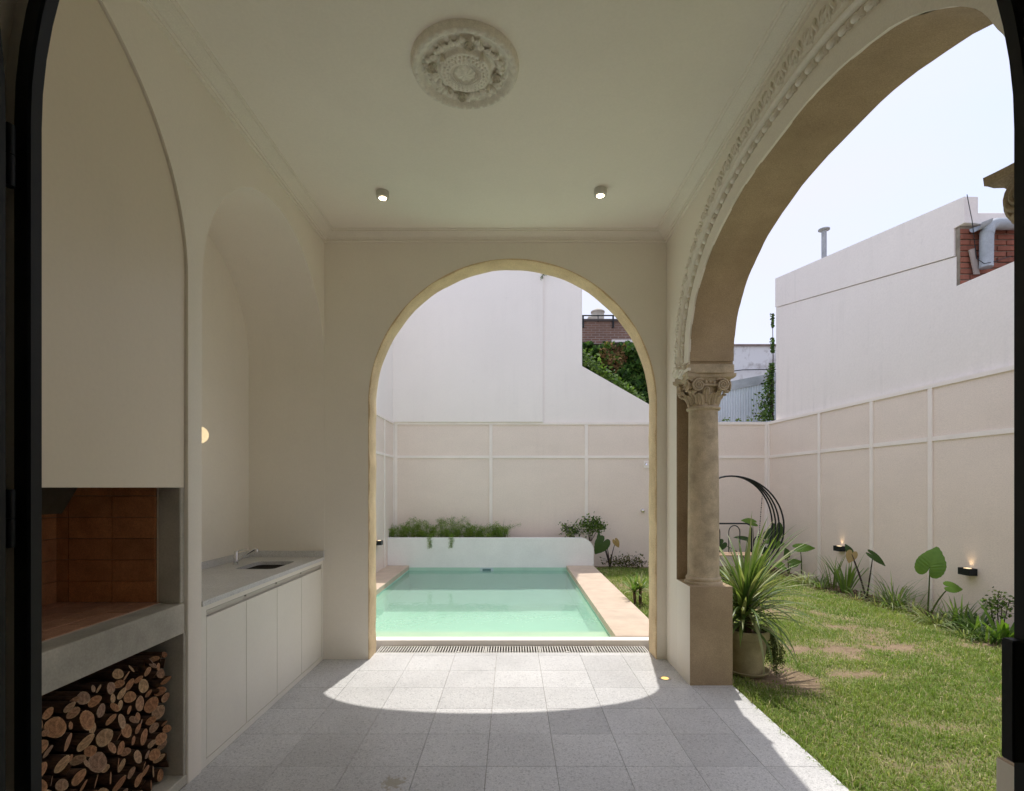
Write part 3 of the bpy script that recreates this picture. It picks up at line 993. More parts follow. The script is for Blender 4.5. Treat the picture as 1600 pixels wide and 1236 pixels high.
# countertop with the sink cut-out
def rrect(x0, x1, y0, y1, r, n=6):
    out = []
    for cx, cy_, a0 in ((x1 - r, y1 - r, 0), (x0 + r, y1 - r, PI / 2), (x0 + r, y0 + r, PI), (x1 - r, y0 + r, 1.5 * PI)):
        out += [(cx + r * math.cos(a0 + PI / 2 * i / n), cy_ + r * math.sin(a0 + PI / 2 * i / n)) for i in range(n + 1)]
    return out
SX0, SX1, SY0, SY1 = -2.205, -1.885, 4.17, 4.61
hole = rrect(SX0, SX1, SY0, SY1, .05)
cx0, cx1, cy0, cy1 = NICHE + .001, XL + .004, ya - .001, yb + .001
hc = ((SX0 + SX1) / 2, (SY0 + SY1) / 2)
outer = []
for k, (x, y) in enumerate(hole):
    q = k // 7
    cxn, cyn = (cx1, cx0, cx0, cx1)[q], (cy1, cy1, cy0, cy0)[q]
    i = k % 7
    if i == 3: outer.append((cxn, cyn)); continue
    t = abs(i - 3) / 3
    # walk from the corner towards the neighbouring side's middle
    if (i < 3) == (q in (0, 2)): outer.append((cxn, cyn + ((y if t == 1 else (cyn + (y - cyn) * t)) - cyn)))
    else: outer.append((cxn + ((x if t == 1 else (cxn + (x - cxn) * t)) - cxn), cyn))
vs = [(x, y, ZT) for x, y in outer] + [(x, y, ZT) for x, y in hole] + [(x, y, ZT - .03) for x, y in hole] + [(x, y, ZT - .03) for x, y in outer]
n = len(hole); fs = []
for k in range(n):
    j = (k + 1) % n
    for r in range(3): fs.append((r * n + k, r * n + j, (r + 1) * n + j, (r + 1) * n + k))
    fs.append((3 * n + k, 3 * n + j, j, k))
ct = mk('countertop', vs, fs, M['granite'], su)
mb = MB(); mb.box(NICHE + .001, NICHE + .021, ya, yb - .021, ZT + .0005, ZT + .056); mb.box(NICHE + .001, XL + .003, yb - .0205, yb + .0005, ZT + .0005, ZT + .056)
mb.build('backsplash', M['granite'], su)
# basin
vs, fs = [], []
lay = [(0, ZT - .0305), (.004, ZT - .034), (.012, ZT - .15), (.03, ZT - .17)]
for ins, z in lay: vs += [(x, y, z) for x, y in rrect(SX0 - .004 + ins, SX1 + .004 - ins, SY0 - .004 + ins, SY1 + .004 - ins, .05)]
for i in range(len(lay) - 1):
    for k in range(n): fs.append((i * n + k, i * n + (k + 1) % n, (i + 1) * n + (k + 1) % n, (i + 1) * n + k))
fs.append(tuple(range((len(lay) - 1) * n, len(lay) * n)))
mk('basin', vs, fs, M['steel'], su, angle=40)
# mixer tap
fx, fy = -2.315, 4.43
tp = lathe('tap', [(.026, ZT), (.026, ZT + .006), (.020, ZT + .008), (.020, ZT + .075), (.017, ZT + .085), (.016, ZT + .105), (.010, ZT + .112), (.0005, ZT + .113)], M['chrome'], su, 20, (fx, fy, 0))
tube('spout', [(fx + .012, fy, ZT + .028), (fx + .05, fy - .002, ZT + .058), (fx + .10, fy - .004, ZT + .094), (fx + .155, fy - .006, ZT + .126), (fx + .172, fy - .007, ZT + .130), (fx + .178, fy - .007, ZT + .122), (fx + .178, fy - .007, ZT + .106)],
     [.012, .0115, .011, .0105, .0105, .0105, .0115], M['chrome'], tp, 12)
tube('lever', [(fx, fy, ZT + .105), (fx + .03, fy + .004, ZT + .118), (fx + .085, fy + .012, ZT + .126)], [.007, .0055, .0045], M['chrome'], tp, 10)
# globe lamp high on the niche's back wall
gl = thing('globe_lamp', 'small lit globe lamp half hidden by the niche edge', 'lamp', (-2.38, 4.0, 2.0))
vs, fs = ellip((-2.372, 4.0, 2.0), (.066, .066, .066), 24, 16)
mk('globe', vs, fs, M['globe'], gl, smooth=True)
lathe('wall_plate', [(.045, NICHE + .001), (.045, NICHE + .012), (.012, NICHE + .014), (.012, NICHE + .03)], M['fixture'], gl, 20, (0, 4.0, 2.0), 'x')
# ------------------------------------------------------------------ swimming pool
PX0, PX1, PY0, PY1 = -2.05, 1.09, 5.49, 10.45
ZCOP, ZW = .06, -.045
pool = thing('swimming_pool', 'mint green plunge pool with cream stone edging beyond the arch', 'pool', (-.5, 8, 0))
ZB = -.36
vs = [(PX0, PY0, .02), (PX1, PY0, .02), (PX1, PY1, .02), (PX0, PY1, .02), (PX0 + .03, PY0, ZB + .03), (PX1 - .03, PY0, ZB + .03), (PX1 - .03, PY1, ZB - .03), (PX0 + .03, PY1, ZB - .03)]
mk('pool_shell', vs, [(0, 1, 5, 4), (1, 2, 6, 5), (2, 3, 7, 6), (3, 0, 4, 7), (4, 5, 6, 7)], M['shell'], pool)
box('entry_ledge', PX0 + .002, PX1 - .002, PY0 - .003, 6.08, ZB + .032, ZW - .012, M['shell_top'], pool, .004)
box('front_kerb', CB - RB - .3, PX1 + .52, 5.366, PY0, -.4, .05, M['white'], pool, .006, 2)
copz = [(PX1, 1.61), (XLF + .002, PX0)]
for (x0, x1) in copz:
    ysp = [PY0 + .002] + [PY0 + 1.24 * k for k in range(1, 4)] + [PY1 - .003]
    for a, b in zip(ysp[:-1], ysp[1:]):
        box('coping_stone', x0 - (.012 if x0 == PX1 else 0), x1 + (.012 if x1 == PX0 else 0), a + .0008, b - .0008, -.02, ZCOP + random.uniform(-.001, .001), M['coping'], pool, .006, 2)
box('side_wall', PX1 + .002, 1.60, PY0, PY1, -.4, -.021, M['coping'], pool)
box('side_wall', XLF + .004, PX0 - .002, PY0, PY1, -.4, -.021, M['coping'], pool)
sk = box('skimmer', *(lambda a, b: (a.x, b.x))(P(750, 890, PY1), P(771, 890, PY1)), PY1 - .008, PY1 + .01, P(760, 894, PY1).z, P(760, 887, PY1).z, plain('skimmer_blue_grey', (.50, .62, .64), .5), pool, .004)
box('skimmer_slot', P(754, 890, PY1).x, P(767, 890, PY1).x, PY1 - .0095, PY1 - .006, P(760, 892.6, PY1).z, P(760, 888.6, PY1).z, plain('skimmer_flap', (.12, .22, .22), .5), sk)
# water: a gently rippled sheet
nx, ny = 60, 90
vs = [(PX0 + (PX1 - PX0) * i / nx, PY0 + (PY1 - PY0) * j / ny,
       ZW + .0012 * math.sin(7.3 * i / nx * 3.14 + 4 * j / ny) + .0010 * math.sin(19 * j / ny + 3 * i / nx)) for j in range(ny + 1) for i in range(nx + 1)]
fs = [(j * (nx + 1) + i, j * (nx + 1) + i + 1, (j + 1) * (nx + 1) + i + 1, (j + 1) * (nx + 1) + i) for j in range(ny) for i in range(nx)]
mk('pool_water', vs, fs, M['water'], smooth=True)['kind'] = 'structure'

# drain channel with slotted covers between the floor and the pool kerb
dr = thing('drain_channel', 'pale slotted drain grating running along the pool kerb', 'drain', (0, 5.24, -.02))
box('channel', CB - RB - .25, 1.6, 5.113, 5.365, -.16, -.06, M['dark'], dr)
x = CB - RB + .012
GW = (2 * RB - .02) / 5
for k in range(5):
    mb = MB()
    x0, x1 = x + GW * k + .002, x + GW * (k + 1) - .002
    mb.box(x0, x1, 5.122, 5.136, -.022, -.004); mb.box(x0, x1, 5.340, 5.356, -.022, -.004)
    mb.box(x0, x0 + .010, 5.137, 5.339, -.022, -.004); mb.box(x1 - .010, x1, 5.137, 5.339, -.022, -.004)
    if k in (1, 3): mb.box((x0 + x1) / 2 - .014, (x0 + x1) / 2 + .014, 5.145, 5.175, -.021, -.003)
    nb = 19
    for q in range(nb):
        xx = x0 + .012 + (x1 - x0 - .024) * (q + .5) / nb
        mb.box(xx - .0055, xx + .0055, 5.137, 5.339, -.0125, -.0055)
    mb.build('grating', M['grate'], dr)

# ------------------------------------------------------------------ planter behind the pool
pl = thing('planter_wall', 'white low planter wall with one rounded corner behind the pool', 'planter', (-.4, 10.6, 0))
rc = .26
ZP = .607
xe = 1.62
prof_p = [(XLF + .003, -.2), (xe, -.2), (xe, ZP - rc)] + [(xe - rc + rc * math.cos(a), ZP - rc + rc * math.sin(a)) for a in [PI / 2 * i / 14 for i in range(1, 15)]] + [(XLF + .003, ZP)]
extrude_poly('front_wall', prof_p, lambda u, v, t: (u, t, v), PY1 + .002, PY1 + .11, [M['planter']] * 3, pl, bevel_edges=list(range(1, len(prof_p) - 1)), bevel=.008)
box('soil_bed', XLF + .004, xe - .30, PY1 + .112, YF - .004, -.1, ZP - .06, M['soil'], pl)
box('end_wall', xe - .298, xe - .20, PY1 + .112, YF - .004, -.1, ZP - .07, M['planter'], pl)

# ------------------------------------------------------------------ boundary walls
def seg_frame(p0, p1):
    """returns fn(s, n, z) -> xyz with n towards the garden"""
    p0, p1 = Vector(p0), Vector(p1)
    t = (p1 - p0).normalized()
    nrm = Vector((-t.y, t.x))
    return lambda s, n, z: (p0.x + t.x * s + nrm.x * n, p0.y + t.y * s + nrm.y * n, z), (p1 - p0).length

def sbox(name, fn, s0, s1, n0, n1, z0, z1, mat, parent, bevel=0):
    bm = bmesh.new(); bmesh.ops.create_cube(bm, size=1)
    for v in bm.verts:
        v.co = Vector(fn(s0 + (v.co.x + .5) * (s1 - s0), n0 + (v.co.y + .5) * (n1 - n0), z0 + (v.co.z + .5) * (z1 - z0)))
    if bevel: bmesh.ops.bevel(bm, geom=bm.edges[:], offset=bevel, segments=2, profile=.5, affect='EDGES')
    return link(D.objects.new(name, bm_finish(bm, name, mat)), parent)

RAIL = 2.24
def boundary(name, label, p0, p1, posts, ends=(True, True)):
    fn, L = seg_frame(p0, p1)
    w = sbox(name, fn, 0, L, -.15, 0, -.2, ZFT - .012, M['fence'], None)
    tag(w, label, 'wall')
    pw = .032
    ps = sorted(posts)
    sbox('top_rail', fn, 0, L, -.148, .022, ZFT - .045, ZFT, M['trim'], w, .004)
    cuts = [0] + ps + [L]
    for a, b in zip(cuts[:-1], cuts[1:]):
        sbox('middle_rail', fn, a + (pw if a else .03) + .001, b - (pw if b < L else .03) - .001, .001, .016, RAIL - .026, RAIL + .026, M['trim'], w, .003)
    for s in ps:
        sbox('batten', fn, s - pw, s + pw, .001, .020, -.1, ZFT - .0455, M['trim'], w, .003)
    if ends[0]: sbox('batten', fn, .022, .075, .001, .018, -.1, ZFT - .0455, M['trim'], w, .003)
    if ends[1]: sbox('batten', fn, L - .075, L - .022, .001, .018, -.1, ZFT - .0455, M['trim'], w, .003)
    return w, fn, L

# orientation: n must point to the garden
XCR = xrf(YF)
bxs = [(px - 800) * YF / F_PX for px in (767, 916, 1062)]
back, bfn, BL = boundary('rear_boundary_wall', 'beige panelled boundary wall across the rear of the garden', (XCR, YF), (XLF, YF), [XCR - x for x in bxs])
dR = lambda px: (5.333 + .0506 * 11) / ((px - 800) / F_PX + .0506)
ds = [dR(px) for px in (1281, 1363, 1455)] + [5.35, 4.2, 3.0, 1.8]
rb0, rb1 = Vector((xrf(.7), .7)), Vector((XCR, YF))
k_ = (rb1 - rb0).length / (YF - .7)
right, rfn, RL = boundary('garden_boundary_wall', 'beige panelled boundary wall along the right side of the lawn', rb0, rb1, [(d - .7) * k_ for d in ds])
left, lfn, LL = boundary('poolside_boundary_wall', 'pale panelled boundary wall left of the pool seen past the arch', (XLF, YF), (XLF, 5.17), [YF - 10.18, YF - 8.3, YF - 6.5])

# ------------------------------------------------------------------ neighbouring white building behind the pool
nb_ = thing('white_neighbour_building', 'tall white blank building rising behind the pool', 'building', (-.5, 11.3, ZFT))
def XZ(px, py, d): q = P(px, py, d); return (q.x, q.z)
HB = 6.45
y0 = YF + .004
xr_ = XZ(909.5, 0, y0)[0]
sl0 = XZ(909.5, 572, y0); sl1 = XZ(1064, 659.5, y0)
poly = [(XLF - .2, ZFT + .001), (sl1[0], ZFT + .001), sl0, (xr_, HB), (XLF - .2, HB)]
extrude_poly('gable_wall', poly, lambda u, v, t: (u, t, v), y0, y0 + .25, [M['white']] * 3, nb_)
xp = XZ(848.5, 0, YF - .055)[0]
box('projecting_wall', XLF - .1, xp, YF - .055, y0 - .001, ZFT + .002, HB - .02, M['white'], nb_, .004)
box('roof_slab', XLF - .2, xr_ - .004, y0 + .251, y0 + 4, HB - .25, HB - .06, M['white_old'], nb_)
lw = box('side_boundary_upper_wall', XLF - .18, XLF - .012, 5.17, YF - .06, ZFT + .003, 6.3, M['white'])
tag(lw, 'sunlit white upper wall over the left poolside boundary wall', 'wall')

# ------------------------------------------------------------------ right hand neighbour: white flank wall with stepped parapet
rn = thing('stepped_neighbour_building', 'white neighbouring house with sloping parapet above the right boundary wall', 'building', (5.8, 8, ZFT))
def sd(d): return (d - .7) * k_
dE, dS = dR(1210), dR(1490)
dT = dR(1504)
zA, zB_ = P(1210, 435, dE).z, P(1504, 307, dT).z
zg0, zg1 = P(1210, 481, dE).z, P(1490, 401, dS).z
zl = 4.135
rf = lambda u, v, t: rfn(u, t, v)
extrude_poly('flank_wall', [(sd(.7), ZFT + .002), (sd(dE), ZFT + .002), (sd(dE), zg0), (sd(dS), zg1), (sd(dS), zl), (sd(.7), zl)], rf, -.035, -.22, [M['white_old']] * 3, rn)
extrude_poly('parapet', [(sd(dE) + .01, zg0 + .012), (sd(dE) + .01, zA), (sd(dT), zB_), (sd(dT), zg1 + .365), (sd(dS) + .02, zg1 + .365), (sd(dS) + .02, zg1 + .016)], rf, -.022, -.20, [M['white_old']] * 3, rn)
# brick return wall facing the house
yB = dS - .06
xb0 = xrf(yB) + .040
brw = box('return_wall', xb0, xb0 + 3.2, yB + .018, yB + .25, zl - .17, zg1 + .36, M['grout'], rn)
rb_me = box_mesh('brick', .215, .03, .058, M['rbrick'], .004)
zz = zl - .15; row = 0
while zz < zg1 + .30:
    x = xb0 + .003 - (.11 if row % 2 else 0)
    while x < xb0 + 1.05:
        x0 = max(x, xb0 + .003)
        inst('brick', rb_me, (x0, yB + random.uniform(-.003, .003), zz), brw, (0, 0, 0), ((x + .215 - x0) / .215, 1, 1))
        x += .227
    zz += .0715; row += 1
box('coping_ledge', xb0 + .14, xb0 + 3.2, yB - .04, yB + .3, zg1 + .362, zg1 + .50, M['white_old'], rn, .006)
def at(px, py, d): return P(px, py, d)
yd = yB - .10
dp = tube('downpipe', [at(1541, 418, yd), at(1541.5, 380, yd), at(1542, 362, yd)], .070, M['galv'], rn, 16)
tube('pipe_elbow', [at(1542, 366, yd), at(1545, 354, yd), at(1556, 350, yd), at(1600, 350, yd)], [.074, .074, .07, .07], M['galv'], rn, 14)
mbg = MB()
for i in range(9):
    pass
gut = []
g0, g1 = at(1524, 353, yd), at(1542, 346, yd)
vs, fs = [], []
for i in range(9):
    a = PI + PI * i / 8
    for q, c in enumerate((g0, g1)): vs.append((c.x, c.y + .085 * math.cos(a), c.z + .07 * math.sin(a)))
for i in range(8): fs.append((i * 2, i * 2 + 1, i * 2 + 3, i * 2 + 2))
mk('gutter_end', vs, fs, M['galv'], rn, smooth=True)
b0, b1 = at(1519, 390, yB - .05), at(1525, 428, yB - .05)
mk('loose_board', [b0 + Vector((-.03, 0, 0)), b0 + Vector((.035, 0, .02)), b1 + Vector((.05, 0, 0)), b1 + Vector((-.015, 0, 0))] + [b0 + Vector((-.03, .02, 0)), b0 + Vector((.035, .02, .02)), b1 + Vector((.05, .02, 0)), b1 + Vector((-.015, .02, 0))],
   [(0, 1, 2, 3), (7, 6, 5, 4), (0, 4, 5, 1), (1, 5, 6, 2), (2, 6, 7, 3), (3, 7, 4, 0)], M['wood_grey'], rn)
tube('cable', [at(1511, 304, dT - .04), at(1514, 320, dT - .04), at(1519, 345, dT - .04), at(1522, 372, yB - .06), at(1526, 404, yB - .06), at(1538, 412, yd - .09), at(1556, 408, yd - .05), at(1580, 400, yd)], .0045, M['black'], rn, 6)
# small vent hole
lathe('vent_hole', [(.034, 0), (.034, .03)], M['dark'], rn, 12, tuple(Vector(rfn(sd(dR(1397)), -.04, P(1397, 453, dR(1397)).z))), 'x')
vp = thing('vent_pipe', 'thin grey vent pipe with round cap above the white parapet', 'vent pipe', (5.68, 9.4, 5.5))
tube('pipe', [(5.555, 9.4, 5.2), (5.555, 9.4, 6.18)], .042, M['grey_pipe'], vp, 12)
lathe('cap', [(.05, 6.165), (.095, 6.185), (.095, 6.20), (.02, 6.215)], M['grey_pipe'], vp, 16, (5.555, 9.4, 0))

# ------------------------------------------------------------------ things beyond the rear wall
def stained(name):
    m, nt, b = new_mat(name)
    v = pos(nt)
    f = rng_map(nt, noise(nt, v, 1.5, 8, .68), .52, .66)
    f2 = rng_map(nt, noise(nt, pos(nt, (3, 1, .7)), 2.2, 6), .56, .72)
    out = mixc(nt, f, (.76, .78, .80), (.36, .34, .33))
    out = mixc(nt, f2, out, (.30, .29, .28))
    nt.links.new(out, b.inputs['Base Color']); b.inputs['Roughness'].default_value = .9
    bump(nt, b, noise(nt, v, 14, 5), .3, .02)
    return m
ww = thing('weathered_wall', 'peeling white wall with black mould stains behind the metal sheeting', 'wall', (6, 14.2, 0))
zt = P(1150, 541, 14).z
box('wall_face', P(1040, 0, 14).x, P(1235, 0, 14).x, 14, 14.3, -.1, zt, stained('mouldy_white_wall'), ww)
box('capping', P(1040, 0, 14).x, P(1237, 0, 14).x, 13.95, 14.33, zt + .001, zt + .045, surf('old_tile_coping', (.30, .24, .22), .9, .2, 3, 30, .3), ww)
tube('wire', [P(1120, 583, 13.9), P(1160, 578, 13.9), P(1215, 577, 13.9)], .012, M['black'], ww, 6)
# corrugated sheet
cs = thing('corrugated_screen', 'pale blue corrugated metal sheet standing behind the rear wall', 'metal sheet', (4.6, 11.7, 0))
yS = 11.75
xa, xb_ = P(1105, 0, yS).x, P(1222, 0, yS).x
ncol = 240
vs = []
for i in range(ncol + 1):
    x = xa + (xb_ - xa) * i / ncol
    pxx = 800 + x * F_PX / yS
    zt_ = P(pxx, 608 - (pxx - 1135) * .20, yS).z
    yy = yS + .014 * math.cos(2 * PI * (x - xa) / .058)
    vs += [(x, yy, 1.0), (x, yy, zt_)]
mk('sheet', vs, [(2 * i, 2 * i + 2, 2 * i + 3, 2 * i + 1) for i in range(ncol)], M['corr'], cs, smooth=True)
q = [P(1105, 603, yS - .03), P(1222, 580, yS - .03), P(1222, 594, yS - .03), P(1105, 617, yS - .03)]
q2 = [v + Vector((0, .06, 0)) for v in q]
mk('flashing', q + q2, [(3, 2, 1, 0), (4, 5, 6, 7), (0, 1, 5, 4), (2, 3, 7, 6), (1, 2, 6, 5), (3, 0, 4, 7)], M['galv'], cs)
# far brick building with roof rail
def brick_far():
    m, nt, b = new_mat('far_brickwork')
    t = nn(nt, 'ShaderNodeTexBrick', Scale=1.0)
    t.inputs['Color1'].default_value = col4((.26, .125, .085)); t.inputs['Color2'].default_value = col4((.17, .085, .062)); t.inputs['Mortar'].default_value = col4((.36, .31, .27))
    t.inputs['Brick Width'].default_value = .23; t.inputs['Row Height'].default_value = .072; t.inputs['Mortar Size'].default_value = .012
    sp = nn(nt, 'ShaderNodeSeparateXYZ'); nt.links.new(pos(nt), sp.inputs[0])
    cb = nn(nt, 'ShaderNodeCombineXYZ'); nt.links.new(sp.outputs[0], cb.inputs[0]); nt.links.new(sp.outputs[2], cb.inputs[1])
    nt.links.new(cb.outputs[0], t.inputs['Vector'])
    out = mixc(nt, rng_map(nt, noise(nt, pos(nt), 1.1, 6), .35, .7), t.outputs['Color'], (.19, .12, .09))
    nt.links.new(out, b.inputs['Base Color']); b.inputs['Roughness'].default_value = .9
    return m
YBR = 16.0
bb = thing('brick_building', 'distant brown brick building with black roof railing above the ivy', 'building', (3.3, 17, 0))
zbt = P(940, 502, YBR).z
x0, x1 = P(880, 0, YBR).x, P(1060, 0, YBR).x
box('brick_wall', x0, x1, YBR, YBR + 5, -.1, zbt, brick_far(), bb)
box('parapet_coping', x0 - .05, x1 + .05, YBR - .05, YBR + .25, zbt + .001, zbt + .06, surf('dark_coping', (.10, .085, .08), .9), bb)
box('band_ledge', P(955, 0, YBR).x, x1, YBR - .10, YBR - .002, P(0, 536, YBR).z, P(0, 532, YBR).z, M['white_old'], bb)
rl = tube('roof_rail', [P(895, 493, YBR - .03), P(1060, 493, YBR - .03)], .022, M['black'], bb, 8)
for k in range(7):
    px = 911 + k * 23.5
    tube('rail_post', [P(px, 493, YBR - .035), P(px, 512 if k % 2 == 0 else 503, YBR - .035)], .028 if k % 2 == 0 else .014, M['black'], rl, 8)
tk = thing('water_tank', 'round pale roof tank behind the black roof railing', 'water tank', (4.2, 26, 6))
YT = 26.
c = P(934, 500, YT)
rT = 10.5 * YT / F_PX
zt2 = P(934, 486, YT).z
lathe('tank_body', [(rT * .94, c.z - 2.5), (rT * .94, zt2 - .10), (rT * .97, zt2 - .09)], M['tank'], tk, 28, (c.x, c.y, 0))
lathe('tank_lid', [(rT * 1.03, zt2 - .09), (rT * 1.03, zt2 - .03), (rT * .4, zt2 + .10), (.01, zt2 + .11)], M['tank'], tk, 28, (c.x, c.y, 0))
sdk = thing('small_tank', 'squat box tank left of the round roof tank', 'water tank', (3.7, 26.4, 6))
box('tank_box', P(919, 0, 26.4).x, P(925, 0, 26.4).x, 26.4, 26.8, c.z - 2.5, P(0, 494, 26.4).z, M['tank'], sdk, .03)

# ------------------------------------------------------------------ lamps
def downlight(px, py, label):
    d = (ZC - 1.6) * F_PX / (762 - py); x = (px - 800) * d / F_PX
    t = thing('ceiling_downlight', label, 'lamp', (x, d, ZC), 'surface ceiling spots')
    lathe('housing', [(.042, ZC - .048), (.051, ZC - .046), (.051, ZC - .0005)], M['fixture'], t, 28, (x, d, 0))
    ring = lathe('bezel', [(.030, ZC - .0502), (.043, ZC - .0500), (.043, ZC - .0482)], M['fixture'], t, 28, (x, d, 0))
    lathe('lens', [(.001, ZC - .0525), (.029, ZC - .0523), (.029, ZC - .0503)], M['warm_bulb'], t, 24, (x, d, 0))
downlight(598, 300, 'round white ceiling spotlight on the left above the pool arch')
downlight(938, 296, 'round white ceiling spotlight on the right above the pool arch')
fl = thing('floor_uplight', 'small round warm uplight sunk into the floor by the pedestal', 'lamp', (*G(1039, 1060).xy, 0))
gp = G(1039, 1060)
lathe('trim_ring', [(.030, .0015), (.048, .0045), (.050, .0015), (.050, -.006)], M['alu'], fl, 28, (gp.x, gp.y, 0))
lathe('lens', [(.001, .0032), (.030, .003), (.030, -.004)], plain('uplight_lens', (.9, .6, .2), .3, emit=(1., .62, .18), estr=.9), fl, 20, (gp.x, gp.y, 0))

def wall_lamp(p, tdir, ndir, label, glow=True, w=.15, h=.075, dp_=.10):
    t = thing('wall_lamp', label, 'lamp', p, 'black up and down garden wall lamps')
    tdir, ndir = Vector(tdir).normalized(), Vector(ndir).normalized()
    def f(s, n, z): return tuple(Vector(p) + tdir * s + ndir * n + Vector((0, 0, z)))
    sbox('housing', lambda s, n, z: f(s, n, z), -w / 2, w / 2, .001, dp_, -h / 2, h / 2, M['black'], t, .004)
    sbox('lens', lambda s, n, z: f(s, n, z), -.03, .03, .025, .075, h / 2 + .0005, h / 2 + .006, plain('lamp_lens', (1, .85, .6), .4, emit=(1, .75, .42), estr=.8), t)
    if glow:
        li = D.lights.new('lamp_glow', 'SPOT'); li.energy = .25; li.color = (1, .70, .38); li.spot_size = R(75); li.spot_blend = .8; li.shadow_soft_size = .02
        lo = D.objects.new('lamp_glow', li); lo.location = Vector(f(0, .05, h / 2 + .012))
        lo.rotation_euler = (-ndir * .55 + Vector((0, 0, 1))).to_track_quat('-Z', 'Y').to_euler()
        link(lo, t)
rt = (rb1 - rb0).normalized(); rnorm = Vector((-rt.y, rt.x))
for px, py, lab in ((1316, 857, 'small black wall lamp glowing upward beside the withered leaf'), (1518, 893, 'larger looking black wall lamp glowing upward near the right edge')):
    d = dR(px); q = rfn(sd(d), 0, P(px, py, d).z)
    wall_lamp(q, (rt.x, rt.y, 0), (rnorm.x, rnorm.y, 0), lab)
wall_lamp((XLF, 9.62, P(590, 848, 9.62).z), (0, 1, 0), (1, 0, 0), 'black wall lamp on the poolside wall just inside the arch edge', False)

# shower head and tap on the rear wall
sh = thing('outdoor_shower', 'small chrome outdoor shower head fixed high on the rear wall', 'shower', P(1008, 726, YF - .02))
a = P(1008, 724, YF)
box('plate', a.x - .03, a.x + .12, YF - .012, YF - .0005, a.z - .10, a.z + .05, M['trim'], sh, .003)
tube('arm', [(a.x, YF - .012, a.z), (a.x - .005, YF - .08, a.z + .005), (a.x - .01, YF - .14, a.z - .01)], .011, M['chrome'], sh, 10)
lathe('head', [(.012, a.z - .005), (.035, a.z - .03), (.038, a.z - .045), (.001, a.z - .048)], M['chrome'], sh, 18, (a.x - .01, YF - .145, 0))
a = P(1004, 798, YF)
st = thing('shower_tap', 'round chrome tap knob low on the rear wall', 'tap', a)
lathe('knob', [(.001, YF - .075), (.03, YF - .07), (.036, YF - .055), (.030, YF - .035), (.018, YF - .03), (.018, YF - .012)], M['chrome'], st, 18, (a.x, 0, a.z), 'y')
lathe('rosette', [(.04, YF - .012), (.042, YF - .006), (.042, YF - .0005)], M['chrome'], st, 18, (a.x, 0, a.z), 'y')
# ------------------------------------------------------------------ ceiling rose
cm = G(727, 97, ZC) if False else Vector((-.262, 2.965, ZC))
ro = thing('ceiling_rose', 'round carved plaster ceiling rose with flowers', 'ceiling rose', cm)
RR = .302
NR, NT = 90, 216
def rose_h(r, a):
    u = r / RR
    if u < .18: h = .052 + .004 * math.sin(9 * a + 20 * u) * u * 4 - .010 * (u / .18) ** 3
    elif u < .235: h = .046 + .010 * (0.5 + .5 * math.cos(46 * a)) * math.sin(PI * (u - .18) / .055)
    elif u < .29: h = .050 + .006 * (.5 + .5 * math.cos(46 * a))
    elif u < .46:
        h = .056 - .012 * ((u - .29) / .17)
        for uu, nn_, ph_ in ((.335, 26, 0), (.40, 32, .4)):
            da = ((a * nn_ / (2 * PI) + ph_) % 1 - .5) / nn_ * 2 * PI * u
            q = (da * da + (u - uu) ** 2) / .00022
            h -= .014 * math.exp(-q)
    elif u < .52: h = .044 - .026 * ((u - .46) / .06)
    elif u < .80: h = .018 + .004 * math.sin(40 * u) + .003 * math.sin(17 * a + 30 * u)
    elif u < .86: h = .018 + .020 * ((u - .80) / .06)
    elif u < .97:
        h = .038 + .010 * math.sin(PI * (u - .86) / .11) - .013 * max(0, math.cos(34 * a)) ** 6 * math.exp(-((u - .92) / .03) ** 2)
    else: h = .034 * max(0, 1 - (u - .97) / .03) ** .5
    return h * .92
vs = [(cm.x, cm.y, ZC - rose_h(0, 0))]
for i in range(1, NR + 1):
    r = RR * i / NR
    for k in range(NT):
        a = 2 * PI * k / NT
        vs.append((cm.x + r * math.cos(a), cm.y + r * math.sin(a), ZC - rose_h(r, a)))
fs = [(0, 1 + (k + 1) % NT, 1 + k) for k in range(NT)]
for i in range(NR - 1):
    b = 1 + i * NT
    for k in range(NT): fs.append((b + k, b + (k + 1) % NT, b + NT + (k + 1) % NT, b + NT + k))
M['oldplaster'] = surf('aged_rose_plaster', (.86, .82, .73), .8, .06, 30, 160, .25, .003, .08)
disc = mk('rose_disc', vs, fs, M['oldplaster'], ro, smooth=True)
# flowers: cupped blossoms of nested petals
def blossom(rad, open_=.5):
    mb = MB()
    for ring, (rr, hh, cnt) in enumerate(((1.0, .55, 6), (.72, .85, 5), (.42, 1.05, 4))):
        for k in range(cnt):
            a0 = 2 * PI * (k + .35 * ring) / cnt
            vs, fs = [], []
            for i in range(5):
                t = i / 4
                for j in range(5):
                    s = (j - 2) / 2
                    a = a0 + s * PI / cnt * 1.15
                    r = rad * rr * (.35 + .65 * math.sin(t * PI * .55)) * (1 - .10 * s * s)
                    z = rad * hh * t * (1 - .10 * s * s)
                    vs.append((r * math.cos(a), r * math.sin(a), -z))
            for i in range(4):
                for j in range(4):
                    q = i * 5 + j
                    fs.append((q, q + 1, q + 6, q + 5))
            mb.add(vs, fs)
    return mb
bl_me = mesh_of('flower', (b_ := blossom(1.0)).v, b_.f, M['oldplaster'], smooth=True)
cup = MB(); cup.lathe([(.35, 0), (.55, -.4), (.9, -1.1), (1.0, -1.5), (.8, -1.5), (.45, -.7), (.001, -.5)], 14)
cup_me = mesh_of('bud', cup.v, cup.f, M['oldplaster'], smooth=True)
lfv = MB()
vs, fs = [], []
for i in range(7):
    t = i / 6; w = math.sin(PI * min(1, t * 1.05 + .02)) * .32
    for j in range(5):
        s = (j - 2) / 2
        vs.append((t, s * w, -.30 * math.sin(PI * t * .8) + .12 * abs(s) + .04 * math.cos(t * 20)))
